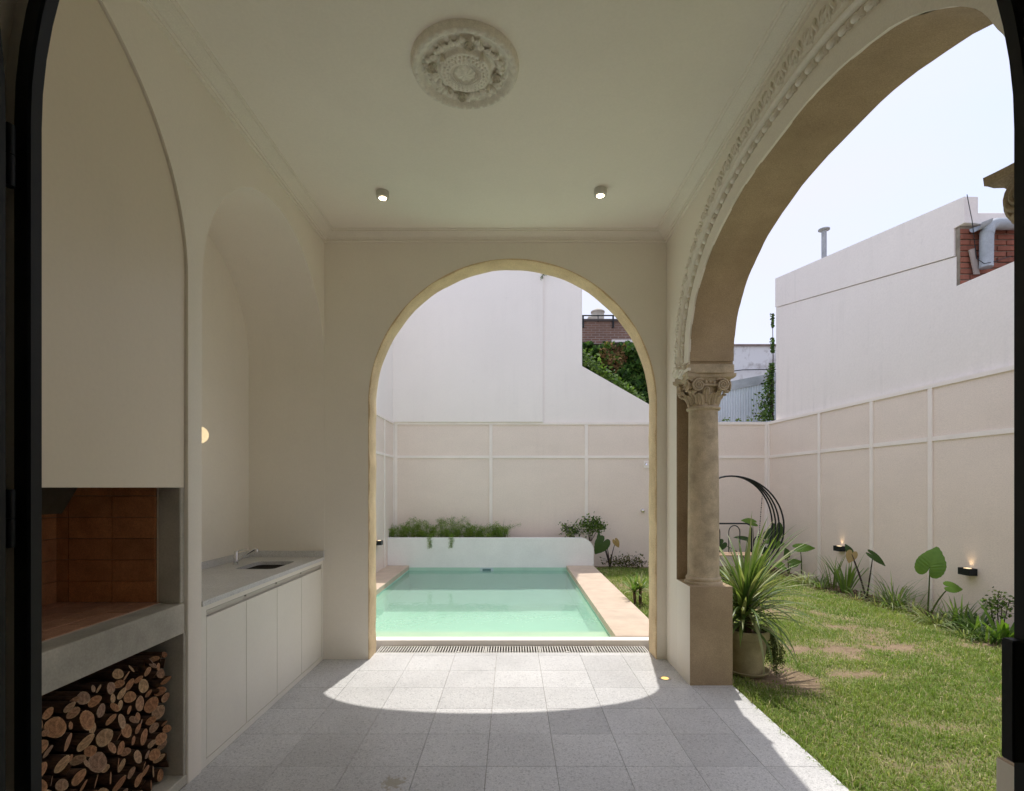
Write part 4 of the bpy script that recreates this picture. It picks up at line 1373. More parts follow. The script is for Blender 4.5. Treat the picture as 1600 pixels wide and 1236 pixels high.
for i in range(6):
    for j in range(4):
        q = i * 5 + j; fs.append((q, q + 1, q + 6, q + 5))
rl_me = mesh_of('carved_leaf', vs, fs, M['oldplaster'], smooth=True)
zf = ZC - .018
for k in range(12):
    a = 2 * PI * k / 12 + .2
    r = .178 + .012 * math.sin(k * 2.3)
    kind = k % 3
    if kind == 0: inst('flower', bl_me, (cm.x + r * math.cos(a), cm.y + r * math.sin(a), zf), ro, (0, .0, a), (.033, .033, .040))
    elif kind == 1: inst('bud', cup_me, (cm.x + (r - .015) * math.cos(a), cm.y + (r - .015) * math.sin(a), zf), ro, (.3 * math.cos(a), .3, a), (.017, .017, .026))
    for s in (-1, 1, .2):
        aa = a + s * .62
        inst('carved_leaf', rl_me, (cm.x + (r - .01) * math.cos(a + s * .10), cm.y + (r - .01) * math.sin(a + s * .10), zf - .002), ro, (0, 0, aa), (.062, .062, .07))

# ------------------------------------------------------------------ firewood
logs = []
YLO, YHI, ZLO = 1.78, 2.822, .056
def top_at(y, r):
    z = ZLO + r
    for (yy, zz, rr) in logs:
        d = r + rr
        if abs(y - yy) < d: z = max(z, zz + math.sqrt(d * d - (y - yy) ** 2))
    return z
rl_ = random.Random(5)
fails = 0
while fails < 80 and len(logs) < 260:
    r = rl_.choice((.017, .020, .023, .026, .028, .031, .034, .039, .046)) * rl_.uniform(.9, 1.1)
    best = None
    for _ in range(36):
        y = rl_.uniform(YLO + r, YHI - r)
        z = top_at(y, r)
        if best is None or z < best[1]: best = (y, z)
    lim = .785 - .05 * abs(math.sin(best[0] * 5))
    if best[1] + r > lim: fails += 1; continue
    logs.append((best[0], best[1], r))
log_me, cut_me = [], []
for v in range(7):
    n = 16
    ph_ = [rl_.uniform(0, 6) for _ in range(3)]
    def rad(a, x): return 1 - .05 - .07 * (math.sin(2 * a + ph_[0]) * .5 + .5) - .05 * (math.sin(3 * a + ph_[1]) * .5 + .5) - .03 * (math.sin(5 * a + ph_[2] + x) * .5 + .5)
    til = rl_.uniform(-.55, .25), rl_.uniform(-.25, .25)
    vs, fs = [], []
    L = 7
    for i in range(L):
        x = -i / (L - 1)
        for k in range(n):
            a = 2 * PI * k / n
            rr = rad(a, x * 5) * (1 - .03 * i / L)
            yy, zz = rr * math.cos(a), rr * math.sin(a)
            # local: x in units of the log length, y/z in units of its radius
            vs.append((x * 11 + (til[0] * yy + til[1] * zz if i == 0 else 0), yy, zz))
    for i in range(L - 1):
        for k in range(n): fs.append((i * n + k, (i + 1) * n + k, (i + 1) * n + (k + 1) % n, i * n + (k + 1) % n))
    fs.append(tuple(range((L - 1) * n, L * n)))
    log_me.append(mesh_of('firewood_log', vs, fs, M['bark'], angle=60))
    cv = [(.03 + til[0] * 0, 0, 0)]
    for ring in (.5, .96):
        for k in range(n):
            yy, zz = vs[k][1] * ring, vs[k][2] * ring
            cv.append((.02 + til[0] * yy + til[1] * zz - (.02 if ring > .9 else 0), yy, zz))
    cf = [(0, 1 + k, 1 + (k + 1) % n) for k in range(n)] + [(1 + k, 1 + n + k, 1 + n + (k + 1) % n, 1 + (k + 1) % n) for k in range(n)]
    cv_s = cv
    cut_me.append(mesh_of('cut_end', cv_s, cf, M['cut'], smooth=False))
big = sorted(range(len(logs)), key=lambda i: -logs[i][2])
for i, (y, z, r) in enumerate(logs):
    v = rl_.randrange(7)
    xe_ = -1.82 - rl_.uniform(0, .028)
    o = D.objects.new('firewood_log', log_me[v])
    o.location = (xe_, y, z); o.scale = (r * .97 * (.42 / (11 * r * .97)), r * .985, r * .985)
    o.scale = (.42 / 11, r * .985, r * .985)
    o.rotation_euler = (rl_.uniform(0, 6.28), 0, 0)
    COL.objects.link(o)
    side = 'right' if y > 2.45 else 'left'
    lvl = 'top' if z > .53 else ('bottom' if z < .28 else 'middle')
    sz = 'thick' if r > .034 else ('thin' if r < .022 else 'medium')
    lab = f'{sz} sawn log in the {lvl} {side} part of the firewood stack'
    tag(o, lab, 'log', 'firewood logs stacked under the hearth')
    c = D.objects.new('cut_end', cut_me[v]); COL.objects.link(c); c.parent = o
    c.location = (.004 / (.42 / 11), 0, 0); c.scale = (r * 26, 1, 1) if False else (1, 1, 1)

# ------------------------------------------------------------------ hanging garden swing
sw_c = Vector((3.86, 9.3, 0))
sw = thing('garden_swing', 'black round hoop garden swing with hanging bench in the far corner', 'garden swing', (sw_c.x, sw_c.y, LAWN_Z))
RZ, RX_, ZCN = .90, .93, .905
for k, ang in enumerate((0, 9, 14.5, 19.5)):
    a = R(ang)
    pts = [(sw_c.x + RX_ * math.cos(t) * math.cos(a), sw_c.y + RX_ * math.cos(t) * math.sin(a), ZCN + RZ * math.sin(t)) for t in [2 * PI * i / 56 for i in range(56)]]
    tube('hoop', pts, .015, M['black'], sw, 8, True)
lathe('ground_ring', [(.30, LAWN_Z), (.30, .03), (.26, .035), (.26, LAWN_Z)], M['black'], sw, 32, (sw_c.x, sw_c.y, 0))
bn = thing('hanging_bench', 'slatted wooden bench hanging inside the black hoop swing', 'bench', (sw_c.x, sw_c.y, .42))
for k in range(5):
    box('slat', sw_c.x - .48, sw_c.x + .50, sw_c.y - .22 + k * .09, sw_c.y - .145 + k * .09, .42, .44, M['cloth'], bn, .004)
tube('top_bar', [(sw_c.x - .5, sw_c.y + .2, .955), (sw_c.x + .36, sw_c.y + .2, .955), (sw_c.x + .42, sw_c.y + .2, .93), (sw_c.x + .45, sw_c.y + .2, .86), (sw_c.x + .45, sw_c.y + .2, .42)], .014, M['black'], bn, 8)
tube('back_post', [(sw_c.x - .5, sw_c.y + .2, .955), (sw_c.x - .5, sw_c.y + .2, .42)], .014, M['black'], bn, 8)
for cx_ in (-.22, .14):
    tube('back_loop', [(sw_c.x + cx_ - .10, sw_c.y + .2, .44)] + [(sw_c.x + cx_ + .10 * math.cos(a), sw_c.y + .2, .80 + .12 * math.sin(a)) for a in [PI - PI * i / 10 for i in range(11)]] + [(sw_c.x + cx_ + .10, sw_c.y + .2, .44)], .009, M['black'], bn, 8)
for s in (-1, 1):
    ex = sw_c.x + s * .49
    tube('arm_loop', [(ex, sw_c.y - .2, .43)] + [(ex, sw_c.y + .20 * -math.cos(a), .62 + .12 * math.sin(a)) for a in [PI * i / 10 for i in range(11)]] + [(ex, sw_c.y + .2, .43)], .010, M['black'], bn, 8)
    z0 = .75; z1 = ZCN + RZ * math.sqrt(1 - (.57 / RX_) ** 2)
    nl = 22
    mb = MB()
    top = Vector((sw_c.x + s * .56, sw_c.y, z1)); bot = Vector((ex, sw_c.y, z0))
    for i in range(nl):
        p0 = top.lerp(bot, i / nl); p1 = top.lerp(bot, (i + .75) / nl)
        mb.tube([p0, p1], .007 if i % 2 else .0045, 6)
    mb.tube([bot, Vector((ex, sw_c.y - .2, .52))], .006, 6); mb.tube([bot, Vector((ex, sw_c.y + .2, .52))], .006, 6)
    mb.build('chain', M['black'], bn)

# ------------------------------------------------------------------ plants
def ribbon(base, az, el, length, width, droop, seg=9, fold=.25, taper=1.0, twist=0.):
    """long strap leaf: centre line bends down by 'droop' radians along its length"""
    p = Vector(base); vs, fs = [], []
    side = Vector((-math.sin(az), math.cos(az), 0))
    for i in range(seg + 1):
        t = i / seg
        e = el - droop * t ** 1.4
        d = Vector((math.cos(az) * math.cos(e), math.sin(az) * math.cos(e), math.sin(e)))
        nrm = side.cross(d)
        w = width * (.55 + .45 * min(1, t * 5)) * (1 - max(0, (t - .35) / .65) ** (1.5 * taper)) * .5
        sd_ = (side * math.cos(twist * t) + nrm * math.sin(twist * t))
        vs += [p - sd_ * w - nrm * -fold * w, p, p + sd_ * w - nrm * -fold * w]
        p = p + d * (length / seg)
    for i in range(seg):
        b = i * 3
        fs += [(b, b + 1, b + 4, b + 3), (b + 1, b + 2, b + 5, b + 4)]
    return vs, fs

def leafobj(parent, mat, *a, **k):
    vs, fs = ribbon(*a, **k)
    return mk('leaf', vs, fs, mat, parent, smooth=True)

HEART = [(0, 1.14), (10, .96), (22, .82), (40, .70), (65, .63), (90, .59), (115, .60), (140, .60), (158, .52), (170, .34), (180, .10)]
def heart_r(deg):
    deg = abs(deg)
    for (a, ra), (b, rb_) in zip(HEART[:-1], HEART[1:]):
        if a <= deg <= b:
            t = (deg - a) / (b - a); t = t * t * (3 - 2 * t) * .4 + t * .6
            return ra + (rb_ - ra) * t
    return .1
def heart_leaf(parent, mat, at_, tip, normal, size, cup=.18, name='leaf', wid=1.0):
    tip = Vector(tip).normalized(); normal = Vector(normal); normal = (normal - tip * normal.dot(tip)).normalized()
    side = normal.cross(tip)
    at_ = Vector(at_)
    NA_, NRg = 64, 9
    vs = [at_]
    for i in range(1, NRg + 1):
        for k in range(NA_):
            dg = -180 + 360 * (k + .5) / NA_
            r = heart_r(dg) * i / NRg * (1 + .015 * math.sin(dg * .35))
            x, y = r * math.cos(R(dg)), r * math.sin(R(dg)) * wid
            h = -cup * (x * x * .7 + y * y * 1.1) + .11 * abs(y) + .013 * math.cos(2 * PI * (x - .55 * abs(y)) / .17) * min(1, abs(y) * 8)
            vs.append(at_ + (tip * x + side * y + normal * h) * size)
    fs = [(0, 1 + k, 1 + k + 1) for k in range(NA_ - 1)]
    for i in range(NRg - 1):
        b = 1 + i * NA_
        for k in range(NA_ - 1): fs.append((b + k, b + NA_ + k, b + NA_ + k + 1, b + k + 1))
    o = mk(name, vs, fs, mat, parent, smooth=True)
    return o

def leaf_cloud(centers, size, n, colors, flat=.4, name='foliage', parent=None, up=.3, seed=1, spread=None):
    """many small folded leaves; centers: (N,3) positions already scattered"""
    r = np.random.default_rng(seed)
    c = np.asarray(centers, float); N = len(c)
    nrm = r.normal(size=(N, 3)); nrm[:, 2] = np.abs(nrm[:, 2]) * (1 - flat) + up
    if spread is not None: nrm += np.asarray(spread)
    nrm /= np.linalg.norm(nrm, axis=1)[:, None]
    t = r.normal(size=(N, 3)); t -= nrm * (t * nrm).sum(1)[:, None]; t /= np.linalg.norm(t, axis=1)[:, None]
    b = np.cross(nrm, t)
    s = (size * r.uniform(.6, 1.25, N))[:, None]
    v = np.stack([c - t * s * .5, c + b * s * .32 + nrm * s * .06, c + t * s * .6, c - b * s * .32 + nrm * s * .06], 1).reshape(-1, 3)
    return v, N

def quads_obj(name, v, N, colors, parent=None, seed=1):
    """v: (4N,3)"""
    me = D.meshes.new(name)
    me.vertices.add(4 * N); me.vertices.foreach_set('co', v.astype(np.float32).ravel())
    me.loops.add(4 * N); me.loops.foreach_set('vertex_index', np.arange(4 * N, dtype=np.int32))
    me.polygons.add(N); me.polygons.foreach_set('loop_start', np.arange(0, 4 * N, 4, dtype=np.int32))
    me.polygons.foreach_set('loop_total', np.full(N, 4, dtype=np.int32))
    me.update(calc_edges=True)
    at_ = me.color_attributes.new('tint', 'FLOAT_COLOR', 'POINT')
    c = np.ones((N, 4)); c[:, :3] = colors
    at_.data.foreach_set('color', np.repeat(c, 4, axis=0).astype(np.float32).ravel())
    me.materials.append(M['tintleaf'])
    o = link(D.objects.new(name, me), parent)
    o['kind'] = 'stuff'
    return o

def shades(n, cols, w, seed=0, var=.2):
    r = np.random.default_rng(seed)
    idx_ = r.choice(len(cols), n, p=np.array(w) / sum(w))
    return np.array(cols)[idx_] * r.uniform(1 - var, 1 + var, (n, 1))

# ---- potted dracaena beside the pedestal
pc = Vector((2.075, 4.66, LAWN_Z))
pp_ = thing('potted_dracaena', 'spiky variegated dracaena in a cream clay pot beside the pedestal', 'potted plant', pc)
pot = lathe('pot', [(.115, -.012), (.120, 0.), (.142, .14), (.162, .30), (.168, .315), (.182, .32), (.186, .345), (.186, .385), (.178, .392), (.165, .388), (.160, .33), (.001, .335)], M['pot'], pp_, 36, tuple(pc))
lathe('saucer', [(.001, .0), (.15, .0), (.175, .02), (.185, .035), (.178, .038), (.150, .012)], M['pot'], pp_, 32, (pc.x, pc.y, pc.z + .002))
lathe('soil', [(.001, .36), (.163, .355)], M['soil'], pp_, 24, tuple(pc))
rr_ = random.Random(3)
heads = [Vector((pc.x - .01, pc.y, pc.z + .68)), Vector((pc.x - .05, pc.y - .03, pc.z + .56))]
for h in heads:
    tube('trunk', [(pc.x, pc.y, pc.z + .33), ((pc.x + h.x) / 2 + .01, pc.y, pc.z + .48), tuple(h)], [.040, .034, .030], M['trunk'], pp_, 10)
for hi, (h, cnt) in enumerate(zip(heads, (110, 70))):
    for k in range(cnt):
        t = k / cnt
        az = k * 2.399 + rr_.uniform(-.25, .25)
        el = 1.42 - 1.55 * t + rr_.uniform(-.12, .12)
        L = rr_.uniform(.58, .88) * (1 - .12 * t)
        if hi == 1: L *= .85
        dr_ = rr_.uniform(.35, .8) + max(0, t - .45) * 2.5
        if math.cos(az) < -.4: L *= .62
        mat = M['drac'] if rr_.random() < .72 else M['drac_dry']
        b = h + Vector((math.cos(az) * .02, math.sin(az) * .02, -.14 * t))
        leafobj(pp_, mat, b, az, el, L, rr_.uniform(.026, .036), dr_, 10, .3)
# trailing vine spilling from the pot
r = np.random.default_rng(8)
cen = []
mbv = MB()
for k in range(22):
    a = -.75 + 1.3 * r.random()
    x0, y0 = pc.x + .16 * math.cos(a), pc.y + .16 * math.sin(a)
    n_ = 26; L = r.uniform(.22, .40)
    out = r.uniform(.04, .13)
    path = []
    for i in range(n_):
        t = i / n_
        q = np.array([x0 + out * math.cos(a) * min(1, t * 2.2), y0 + out * math.sin(a) * min(1, t * 2.2), pc.z + .385 + .03 * math.sin(min(1, t * 3) * PI) - L * t])
        path.append(tuple(q)); cen += [q + r.normal(size=3) * .010 for _ in range(3)]
    mbv.tube(path[::3], .002, 4)
vine = mbv.build('vine_stems', M['stem'], pp_)
for k in range(90):
    a = r.random() * 6.28; q = r.random() ** .5 * .15
    cen.append(np.array([pc.x + q * math.cos(a), pc.y + q * math.sin(a), pc.z + .37 + r.random() * .05]))
v, N = leaf_cloud(cen, .018, 0, None, seed=4)
quads_obj('vine_leaves', v, N, shades(N, [(.09, .12, .035), (.15, .16, .06), (.06, .08, .025)], (3, 2, 2), 2), pp_)

# ---- small yucca by the pool edge
yb_ = G(1001, 946, LAWN_Z)
yu = thing('small_yucca', 'little two stemmed yucca growing beside the pool edging', 'plant', yb_)
for k, (dx, dy, h) in enumerate(((-.09, 0, .20), (0, .02, .24))):
    top = yb_ + Vector((dx, dy, h))
    tube('stem', [yb_ + Vector((dx * .8, dy, -.02)), top], [.022, .02], M['trunk'], yu, 8)
    for i in range(24):
        az = i * 2.399 + k; el = 1.35 - 1.2 * i / 24
        leafobj(yu, M['strap'] if i % 4 else M['drac_dry'], top + Vector((0, 0, -.02 * i / 24)), az, el, rr_.uniform(.20, .30), .034, .35 + .5 * i / 24, 6, .3)

# ---- elephant ears
def taro(name, label, base, leaves, dark=False, cat='plant'):
    base = Vector(base)
    t = thing(name, label, cat, base)
    for (tipp, tdir, ndir, size, *rest) in leaves:
        mat = rest[0] if rest else (M['taro_dark'] if dark else M['taro'])
        e = Vector(tipp)
        mid = base.lerp(e, .5) + Vector((0, 0, .10 * (e - base).length)) + Vector(((base.x - e.x) * .12, 0, 0))
        pts = [base.lerp(mid, q) if q <= 1 else mid.lerp(e, q - 1) for q in (0, .5, 1, 1.5, 2)]
        sm = [pts[0], pts[0].lerp(pts[1], 1), (pts[1] + pts[2] * 2 + pts[3]) / 4, pts[3], pts[4]]
        st_ = tube('stem', sm, [.014, .011, .009, .007, .005], M['stem_dark'] if dark else M['stem'], t, 7)
        heart_leaf(t, mat, e, tdir, ndir, size, wid=rest[1] if len(rest) > 1 else 1.)
    return t
def onR(px, py, off=.25):
    """point on the bed line 'off' metres in front of the right boundary wall, at pixel column px and row py"""
    a = (px - 800) / F_PX
    d = (5.333 + .0506 * 11 - off) / (a + .0506)
    return P(px, py, d)
def bedR(px, off=.25):
    q = onR(px, 762, off); q.z = LAWN_Z; return q
b = bedR(1449, .44)
taro('elephant_ear', 'big leafed bright green elephant ear against the right boundary wall', b,
     [(onR(1453, 886, .50), (.28, .05, .62), (-.62, -.75, .25), .25), (onR(1484, 917, .46), (.8, -.2, -.1), (-.3, -.7, .6), .125)])
b = bedR(1354, .30)
taro('elephant_ear', 'dark stemmed elephant ear with one withered leaf beside the wall lamp', b,
     [(onR(1364, 868, .42), (.75, -.2, -.62), (-.3, -.6, .55), .20, M['taro_dark'], .5), (onR(1331, 866, .28), (-.25, -.1, -.5), (-.5, -.8, .2), .13, M['taro_dead']),
      (onR(1328, 862, .22), (-.3, .1, .6), (-.4, -.8, .2), .12, M['taro_dark'], .7)], True)
b = bedR(1252, .30)
taro('elephant_ear', 'single leafed elephant ear beside the swing at the right wall', b,
     [(onR(1250, 856, .48), (.95, -.1, .06), (-.15, -.75, .6), .235, M['taro'], .62)])
b = G(953, 880, LAWN_Z); b.y = 10.66; b.x = P(953, 0, 10.66).x
taro('elephant_ear', 'elephant ear with a yellowed leaf just right of the rounded planter corner', b,
     [(P(942, 848, 10.5), (-.5, 0, -.75), (.2, -.9, .3), .25, M['taro_dark']), (P(936, 842, 10.62), (0, .1, 1), (.2, -.9, .1), .12, M['taro_dark'], .7),
      (P(962, 846, 10.55), (.35, 0, -.65), (-.2, -.9, .3), .13, M['taro_dead'], .8), (P(948, 852, 10.7), (.05, 0, 1), (.9, -.3, .1), .08, M['taro_dark'], .3)], True)
b = P(1178, 0, 10.45); b.z = LAWN_Z
taro('elephant_ear', 'leafy elephant ear growing behind the hoop swing', b,
     [(P(1176, 816, 10.4), (-.6, 0, .15), (.1, -.6, .8), .20), (P(1166, 842, 10.3), (-.9, 0, .2), (.1, -.5, .8), .22, M['taro_dark'], .6), (P(1214, 826, 10.3), (.1, 0, -.8), (.2, -.9, .3), .24, M['taro_dark']),
      (P(1206, 850, 10.2), (.8, -.1, .1), (.1, -.6, .7), .22), (P(1190, 862, 10.2), (.2, -.3, -.6), (0, -.8, .5), .24, M['taro_dark']), (P(1200, 838, 10.6), (.3, .1, .7), (-.2, -.8, .4), .17, M['taro_dark']),
      (P(1128, 850, 10.5), (-.5, 0, -.5), (.2, -.8, .4), .17, M['taro_dark'])])
b = P(1232, 0, 9.9); b.z = LAWN_Z
taro('elephant_ear', 'low broad elephant ear at the foot of the swing near the corner', b,
     [(P(1230, 868, 9.8), (-.2, -.2, .5), (.1, -.9, .4), .15, M['taro_dark']), (P(1238, 880, 9.7), (.6, -.1, .2), (0, -.7, .6), .15), (P(1222, 884, 9.7), (-.6, -.1, .1), (0, -.6, .7), .17)])

# ---- strap leafed clumps along the right wall
def clump(name, label, base, n, L, w, mats, el=(1.0, 1.5), droop=(.6, 1.6), rad=.05, seed=1, seg=7):
    base = Vector(base); q = random.Random(seed)
    t = thing(name, label, 'plant', base)
    for i in range(n):
        az = q.uniform(0, 2 * PI); r0 = rad * math.sqrt(q.random())
        p0 = base + Vector((math.cos(az) * r0, math.sin(az) * r0, -.01))
        leafobj(t, q.choice(mats), p0, az + q.uniform(-.5, .5), q.uniform(*el), q.uniform(*L), q.uniform(*w), q.uniform(*droop), seg, .35)
    return t
clump('strap_leaf_lily', 'upright bright green strap leafed plant below the left wall lamp', bedR(1322, .28), 24, (.45, .72), (.026, .040), [M['strap']], (1.05, 1.5), (.2, .7), .05, 5)
clump('strap_leaf_lily', 'thin sparse strap leafed plant left of the bright lily', bedR(1301, .26), 14, (.40, .70), (.014, .024), [M['strap'], M['drac']], (1.1, 1.5), (.2, .8), .06, 6)
clump('spider_plant', 'pale trailing spider plant low beside the single elephant ear', bedR(1262, .45), 60, (.28, .46), (.012, .018), [M['spider'], M['drac_dry']], (.5, 1.3), (1.4, 2.4), .10, 7)
clump('grass_clump', 'yellowish grassy clump midway along the right wall bed', bedR(1398, .32), 74, (.30, .66), (.010, .018), [M['strap'], M['spider'], M['strap']], (.7, 1.5), (.6, 1.9), .10, 8)
clump('grass_clump', 'loose thin grassy clump between the two elephant ears', bedR(1424, .34), 36, (.22, .42), (.009, .014), [M['strap'], M['drac_dry']], (.7, 1.45), (.6, 1.6), .12, 18)
clump('spider_plant', 'striped arching spider plant at the big elephant ear foot', bedR(1462, .50), 66, (.26, .48), (.010, .016), [M['spider'], M['spider'], M['drac_dry']], (.5, 1.3), (1.2, 2.2), .12, 9)
clump('spider_plant', 'green spider plant below the small heart shaped leaf', bedR(1484, .42), 48, (.24, .44), (.012, .020), [M['strap'], M['spider'], M['drac']], (.6, 1.45), (.9, 2.0), .10, 10)
clump('strap_leaf_lily', 'dark upright strap plant left of the right wall lamp', bedR(1500, .34), 15, (.30, .52), (.020, .028), [M['drac'], M['strap']], (1.0, 1.5), (.3, .9), .07, 11)
clump('strap_leaf_lily', 'broad arching strap leafed clump under the right wall lamp', bedR(1524, .40), 34, (.24, .46), (.026, .042), [M['strap'], M['taro_dark']], (.7, 1.4), (.8, 1.7), .07, 12)
clump('strap_leaf_lily', 'wide fresh green leafed plant at the right door frame', bedR(1570, .42), 15, (.30, .50), (.045, .07), [M['taro'], M['strap']], (.9, 1.45), (.5, 1.3), .06, 13)
clump('grass_clump', 'short dry tuft below the withered elephant ear leaf', bedR(1340, .46), 34, (.16, .30), (.008, .013), [M['drac_dry'], M['strap']], (.5, 1.4), (.8, 2.0), .12, 61)
clump('grass_clump', 'small green tuft right of the dark stemmed elephant ear', bedR(1376, .42), 40, (.18, .34), (.009, .014), [M['strap'], M['strap'], M['drac_dry']], (.6, 1.45), (.6, 1.7), .10, 62)
clump('spider_plant', 'low striped plant just right of the swing foot', bedR(1282, .42), 46, (.22, .42), (.011, .017), [M['spider'], M['strap']], (.5, 1.35), (1.0, 2.2), .10, 63)
clump('spider_plant', 'overlapping pale striped plant in front of the broad strap clump', bedR(1512, .62), 50, (.18, .34), (.010, .016), [M['spider'], M['spider'], M['strap']], (.5, 1.3), (1.1, 2.3), .12, 64)
clump('grass_clump', 'dense leafy tuft left of the door frame edge plant', bedR(1546, .56), 44, (.18, .36), (.016, .026), [M['strap'], M['taro_dark']], (.6, 1.4), (.8, 1.9), .10, 65)
# small flowering shrub near the right edge
def shrub(name, label, base, stems, leaf, n, cols, w, seed, flat=.4, top=None):
    base = Vector(base)
    t = thing(name, label, 'plant', base)
    r = np.random.default_rng(seed); cen = []; mb = MB()
    for (dx, dy, h, spread) in stems:
        e = base + Vector((dx, dy, h))
        mid = base.lerp(e, .55) + Vector((r.normal() * .02, r.normal() * .02, .02))
        mb.tube([base + Vector((dx * .1, 0, -.02)), mid, e], [.007, .005, .003], 5)
        m_ = int(n / len(stems))
        for k in range(m_):
            tt_ = r.random() ** .6
            q = np.array(mid.lerp(e, tt_)) + r.normal(size=3) * spread * np.array([1, .8, .7]); cen.append(q)
            if k % 9 == 0: mb.tube([mid.lerp(e, tt_ * .8), tuple(q)], .0022, 4)
    mb.build('stems', M['stem_dark'], t)
    v, N = leaf_cloud(cen, leaf, 0, None, flat, seed=seed)
    quads_obj('leaves', v, N, shades(N, cols, w, seed), t)
    return t
GR = [(.085, .155, .03), (.14, .23, .05), (.05, .095, .02), (.24, .30, .10)]
shrub('leafy_shrub', 'small airy shrub with tiny pale flowers near the right edge', bedR(1561, .30), [(-.10, 0, .40, .06), (.02, .03, .48, .06), (.10, -.02, .42, .06), (-.02, -.05, .34, .07)], .038, 260, GR + [(.6, .6, .5)], (3, 3, 1, 2, .5), 21)
# bush at the rounded corner of the planter
bz = ZP - .07
shrub('planter_bush', 'green bushy plant leaning over the rounded planter corner', (P(922, 0, 10.72).x, 10.72, bz), [(-.02, -.05, .44, .085), (.14, -.06, .40, .085), (-.14, -.02, .36, .08), (.22, -.08, .30, .055), (.02, -.08, .26, .09)], .055, 620, GR, (3, 3, 2, 1), 22)
shrub('planter_bush', 'darker low bush left of the planter corner bush', (P(892, 0, 10.72).x, 10.72, bz), [(-.12, -.03, .30, .06), (.02, -.05, .28, .07), (.12, -.06, .18, .07), (-.05, -.06, .16, .08)], .042, 420, GR, (3, 2, 3, 1), 23)
shrub('yellow_shrub', 'small yellow green plant at the planter rim', (P(889, 0, 10.62).x, 10.62, bz), [(0, -.02, .13, .03), (.05, -.02, .12, .03)], .04, 50, [(.25, .30, .08), (.35, .38, .16)], (1, 1), 24)
shrub('low_creeper', 'dry low creeping plant at the foot of the rear wall', (P(975, 0, 10.8).x, 10.75, LAWN_Z), [(.0, -.05, .14, .12), (.3, -.05, .12, .12), (-.3, -.06, .16, .10), (.15, -.1, .10, .12)], .05, 420, [(.08, .10, .03), (.16, .15, .07), (.22, .18, .10)], (3, 2, 1), 25)
shrub('wall_weed', 'tiny weed sprouting high on the joint of the white rear building', P(850, 424, YF - .07), [(.0, -.02, -.10, .02), (-.06, -.03, -.16, .015), (.05, -.02, -.06, .02)], .03, 60, GR, (3, 3, 1, 2), 26)
# asparagus ferns filling the planter: one mound each
def fern(label, px0, px1, top, seed, hang=()):
    r = np.random.default_rng(seed)
    x0, x1 = P(px0, 0, 10.68).x, P(px1, 0, 10.68).x
    t = thing('asparagus_fern', label, 'plant', ((x0 + x1) / 2, 10.68, bz + .01))
    cen = []
    nfr = 30
    mb = MB()
    for k in range(nfr):
        bx = r.uniform(x0 + .08, x1 - .08); by = r.uniform(10.58, 10.86)
        L = r.uniform(.14, .52) * top * (.75 + .4 * math.sin(bx * 9 + seed) ** 2); az = r.uniform(0, 2 * PI); lean = r.uniform(.2, .9)
        pts = []
        for i in range(9):
            s = i / 8
            pts.append(np.array([bx + math.cos(az) * lean * L * s * s, by + math.sin(az) * lean * L * s * s * .6, bz + .03 + L * (s - .35 * s * s) * 1.1]))
        mb.tube([tuple(q) for q in pts[::2]], .002, 4)
        for q in pts[1:]:
            for _ in range(22): cen.append(q + r.normal(size=3) * np.array([.030, .028, .020]))
    for px in hang:
        hx = P(px, 0, 10.44).x
        for k in range(3):
            for i in range(14):
                s = i / 13
                q = np.array([hx + r.normal() * .012 + .02 * math.sin(k * 2 + s * 3), 10.54 - .11 * min(1, s * 3), bz + .11 - max(0, s - .25) * .30])
                for _ in range(9): cen.append(q + r.normal(size=3) * np.array([.018, .008, .012]))
    mb.build('stems', M['stem'], t)
    cen = np.array(cen)
    N = len(cen)
    d = r.normal(size=(N, 3)); d[:, 2] += .5; d /= np.linalg.norm(d, axis=1)[:, None]
    sd_ = np.cross(d, r.normal(size=(N, 3))); sd_ /= np.linalg.norm(sd_, axis=1)[:, None]
    L = r.uniform(.016, .034, (N, 1)); w_ = .0026
    v = np.stack([cen - sd_ * w_, cen + sd_ * w_, cen + d * L + sd_ * w_ * .5, cen + d * L - sd_ * w_ * .5], 1).reshape(-1, 3)
    quads_obj('needles', v, N, shades(N, [(.17, .29, .04), (.25, .36, .065), (.10, .19, .032), (.42, .42, .12)], (4, 3, 2, .7), seed), t)
fern('feathery fern mound at the left end of the planter', 603, 652, 1.0, 31)
fern('feathery fern mound spilling over near the planter left', 640, 690, 1.05, 32, (672,))
fern('feathery fern mound trailing over the middle planter edge', 680, 728, 1.05, 33, (705,))
fern('feathery fern mound beneath the tall grass blades', 720, 762, .85, 34)
fern('feathery fern mound at the right end of the ferns', 755, 800, .8, 35)
clump('tall_grass', 'tall dark wispy grass behind the middle of the planter', (P(742, 0, 10.72).x, 10.72, bz), 34, (.24, .44), (.008, .013), [M['drac'], M['taro_dark']], (.9, 1.5), (.3, 1.3), .07, 41)
clump('tall_grass', 'tall dark wispy grass at the right of the planter ferns', (P(783, 0, 10.72).x, 10.72, bz), 30, (.24, .50), (.008, .012), [M['drac'], M['taro_dark']], (1.0, 1.52), (.2, .9), .08, 42)

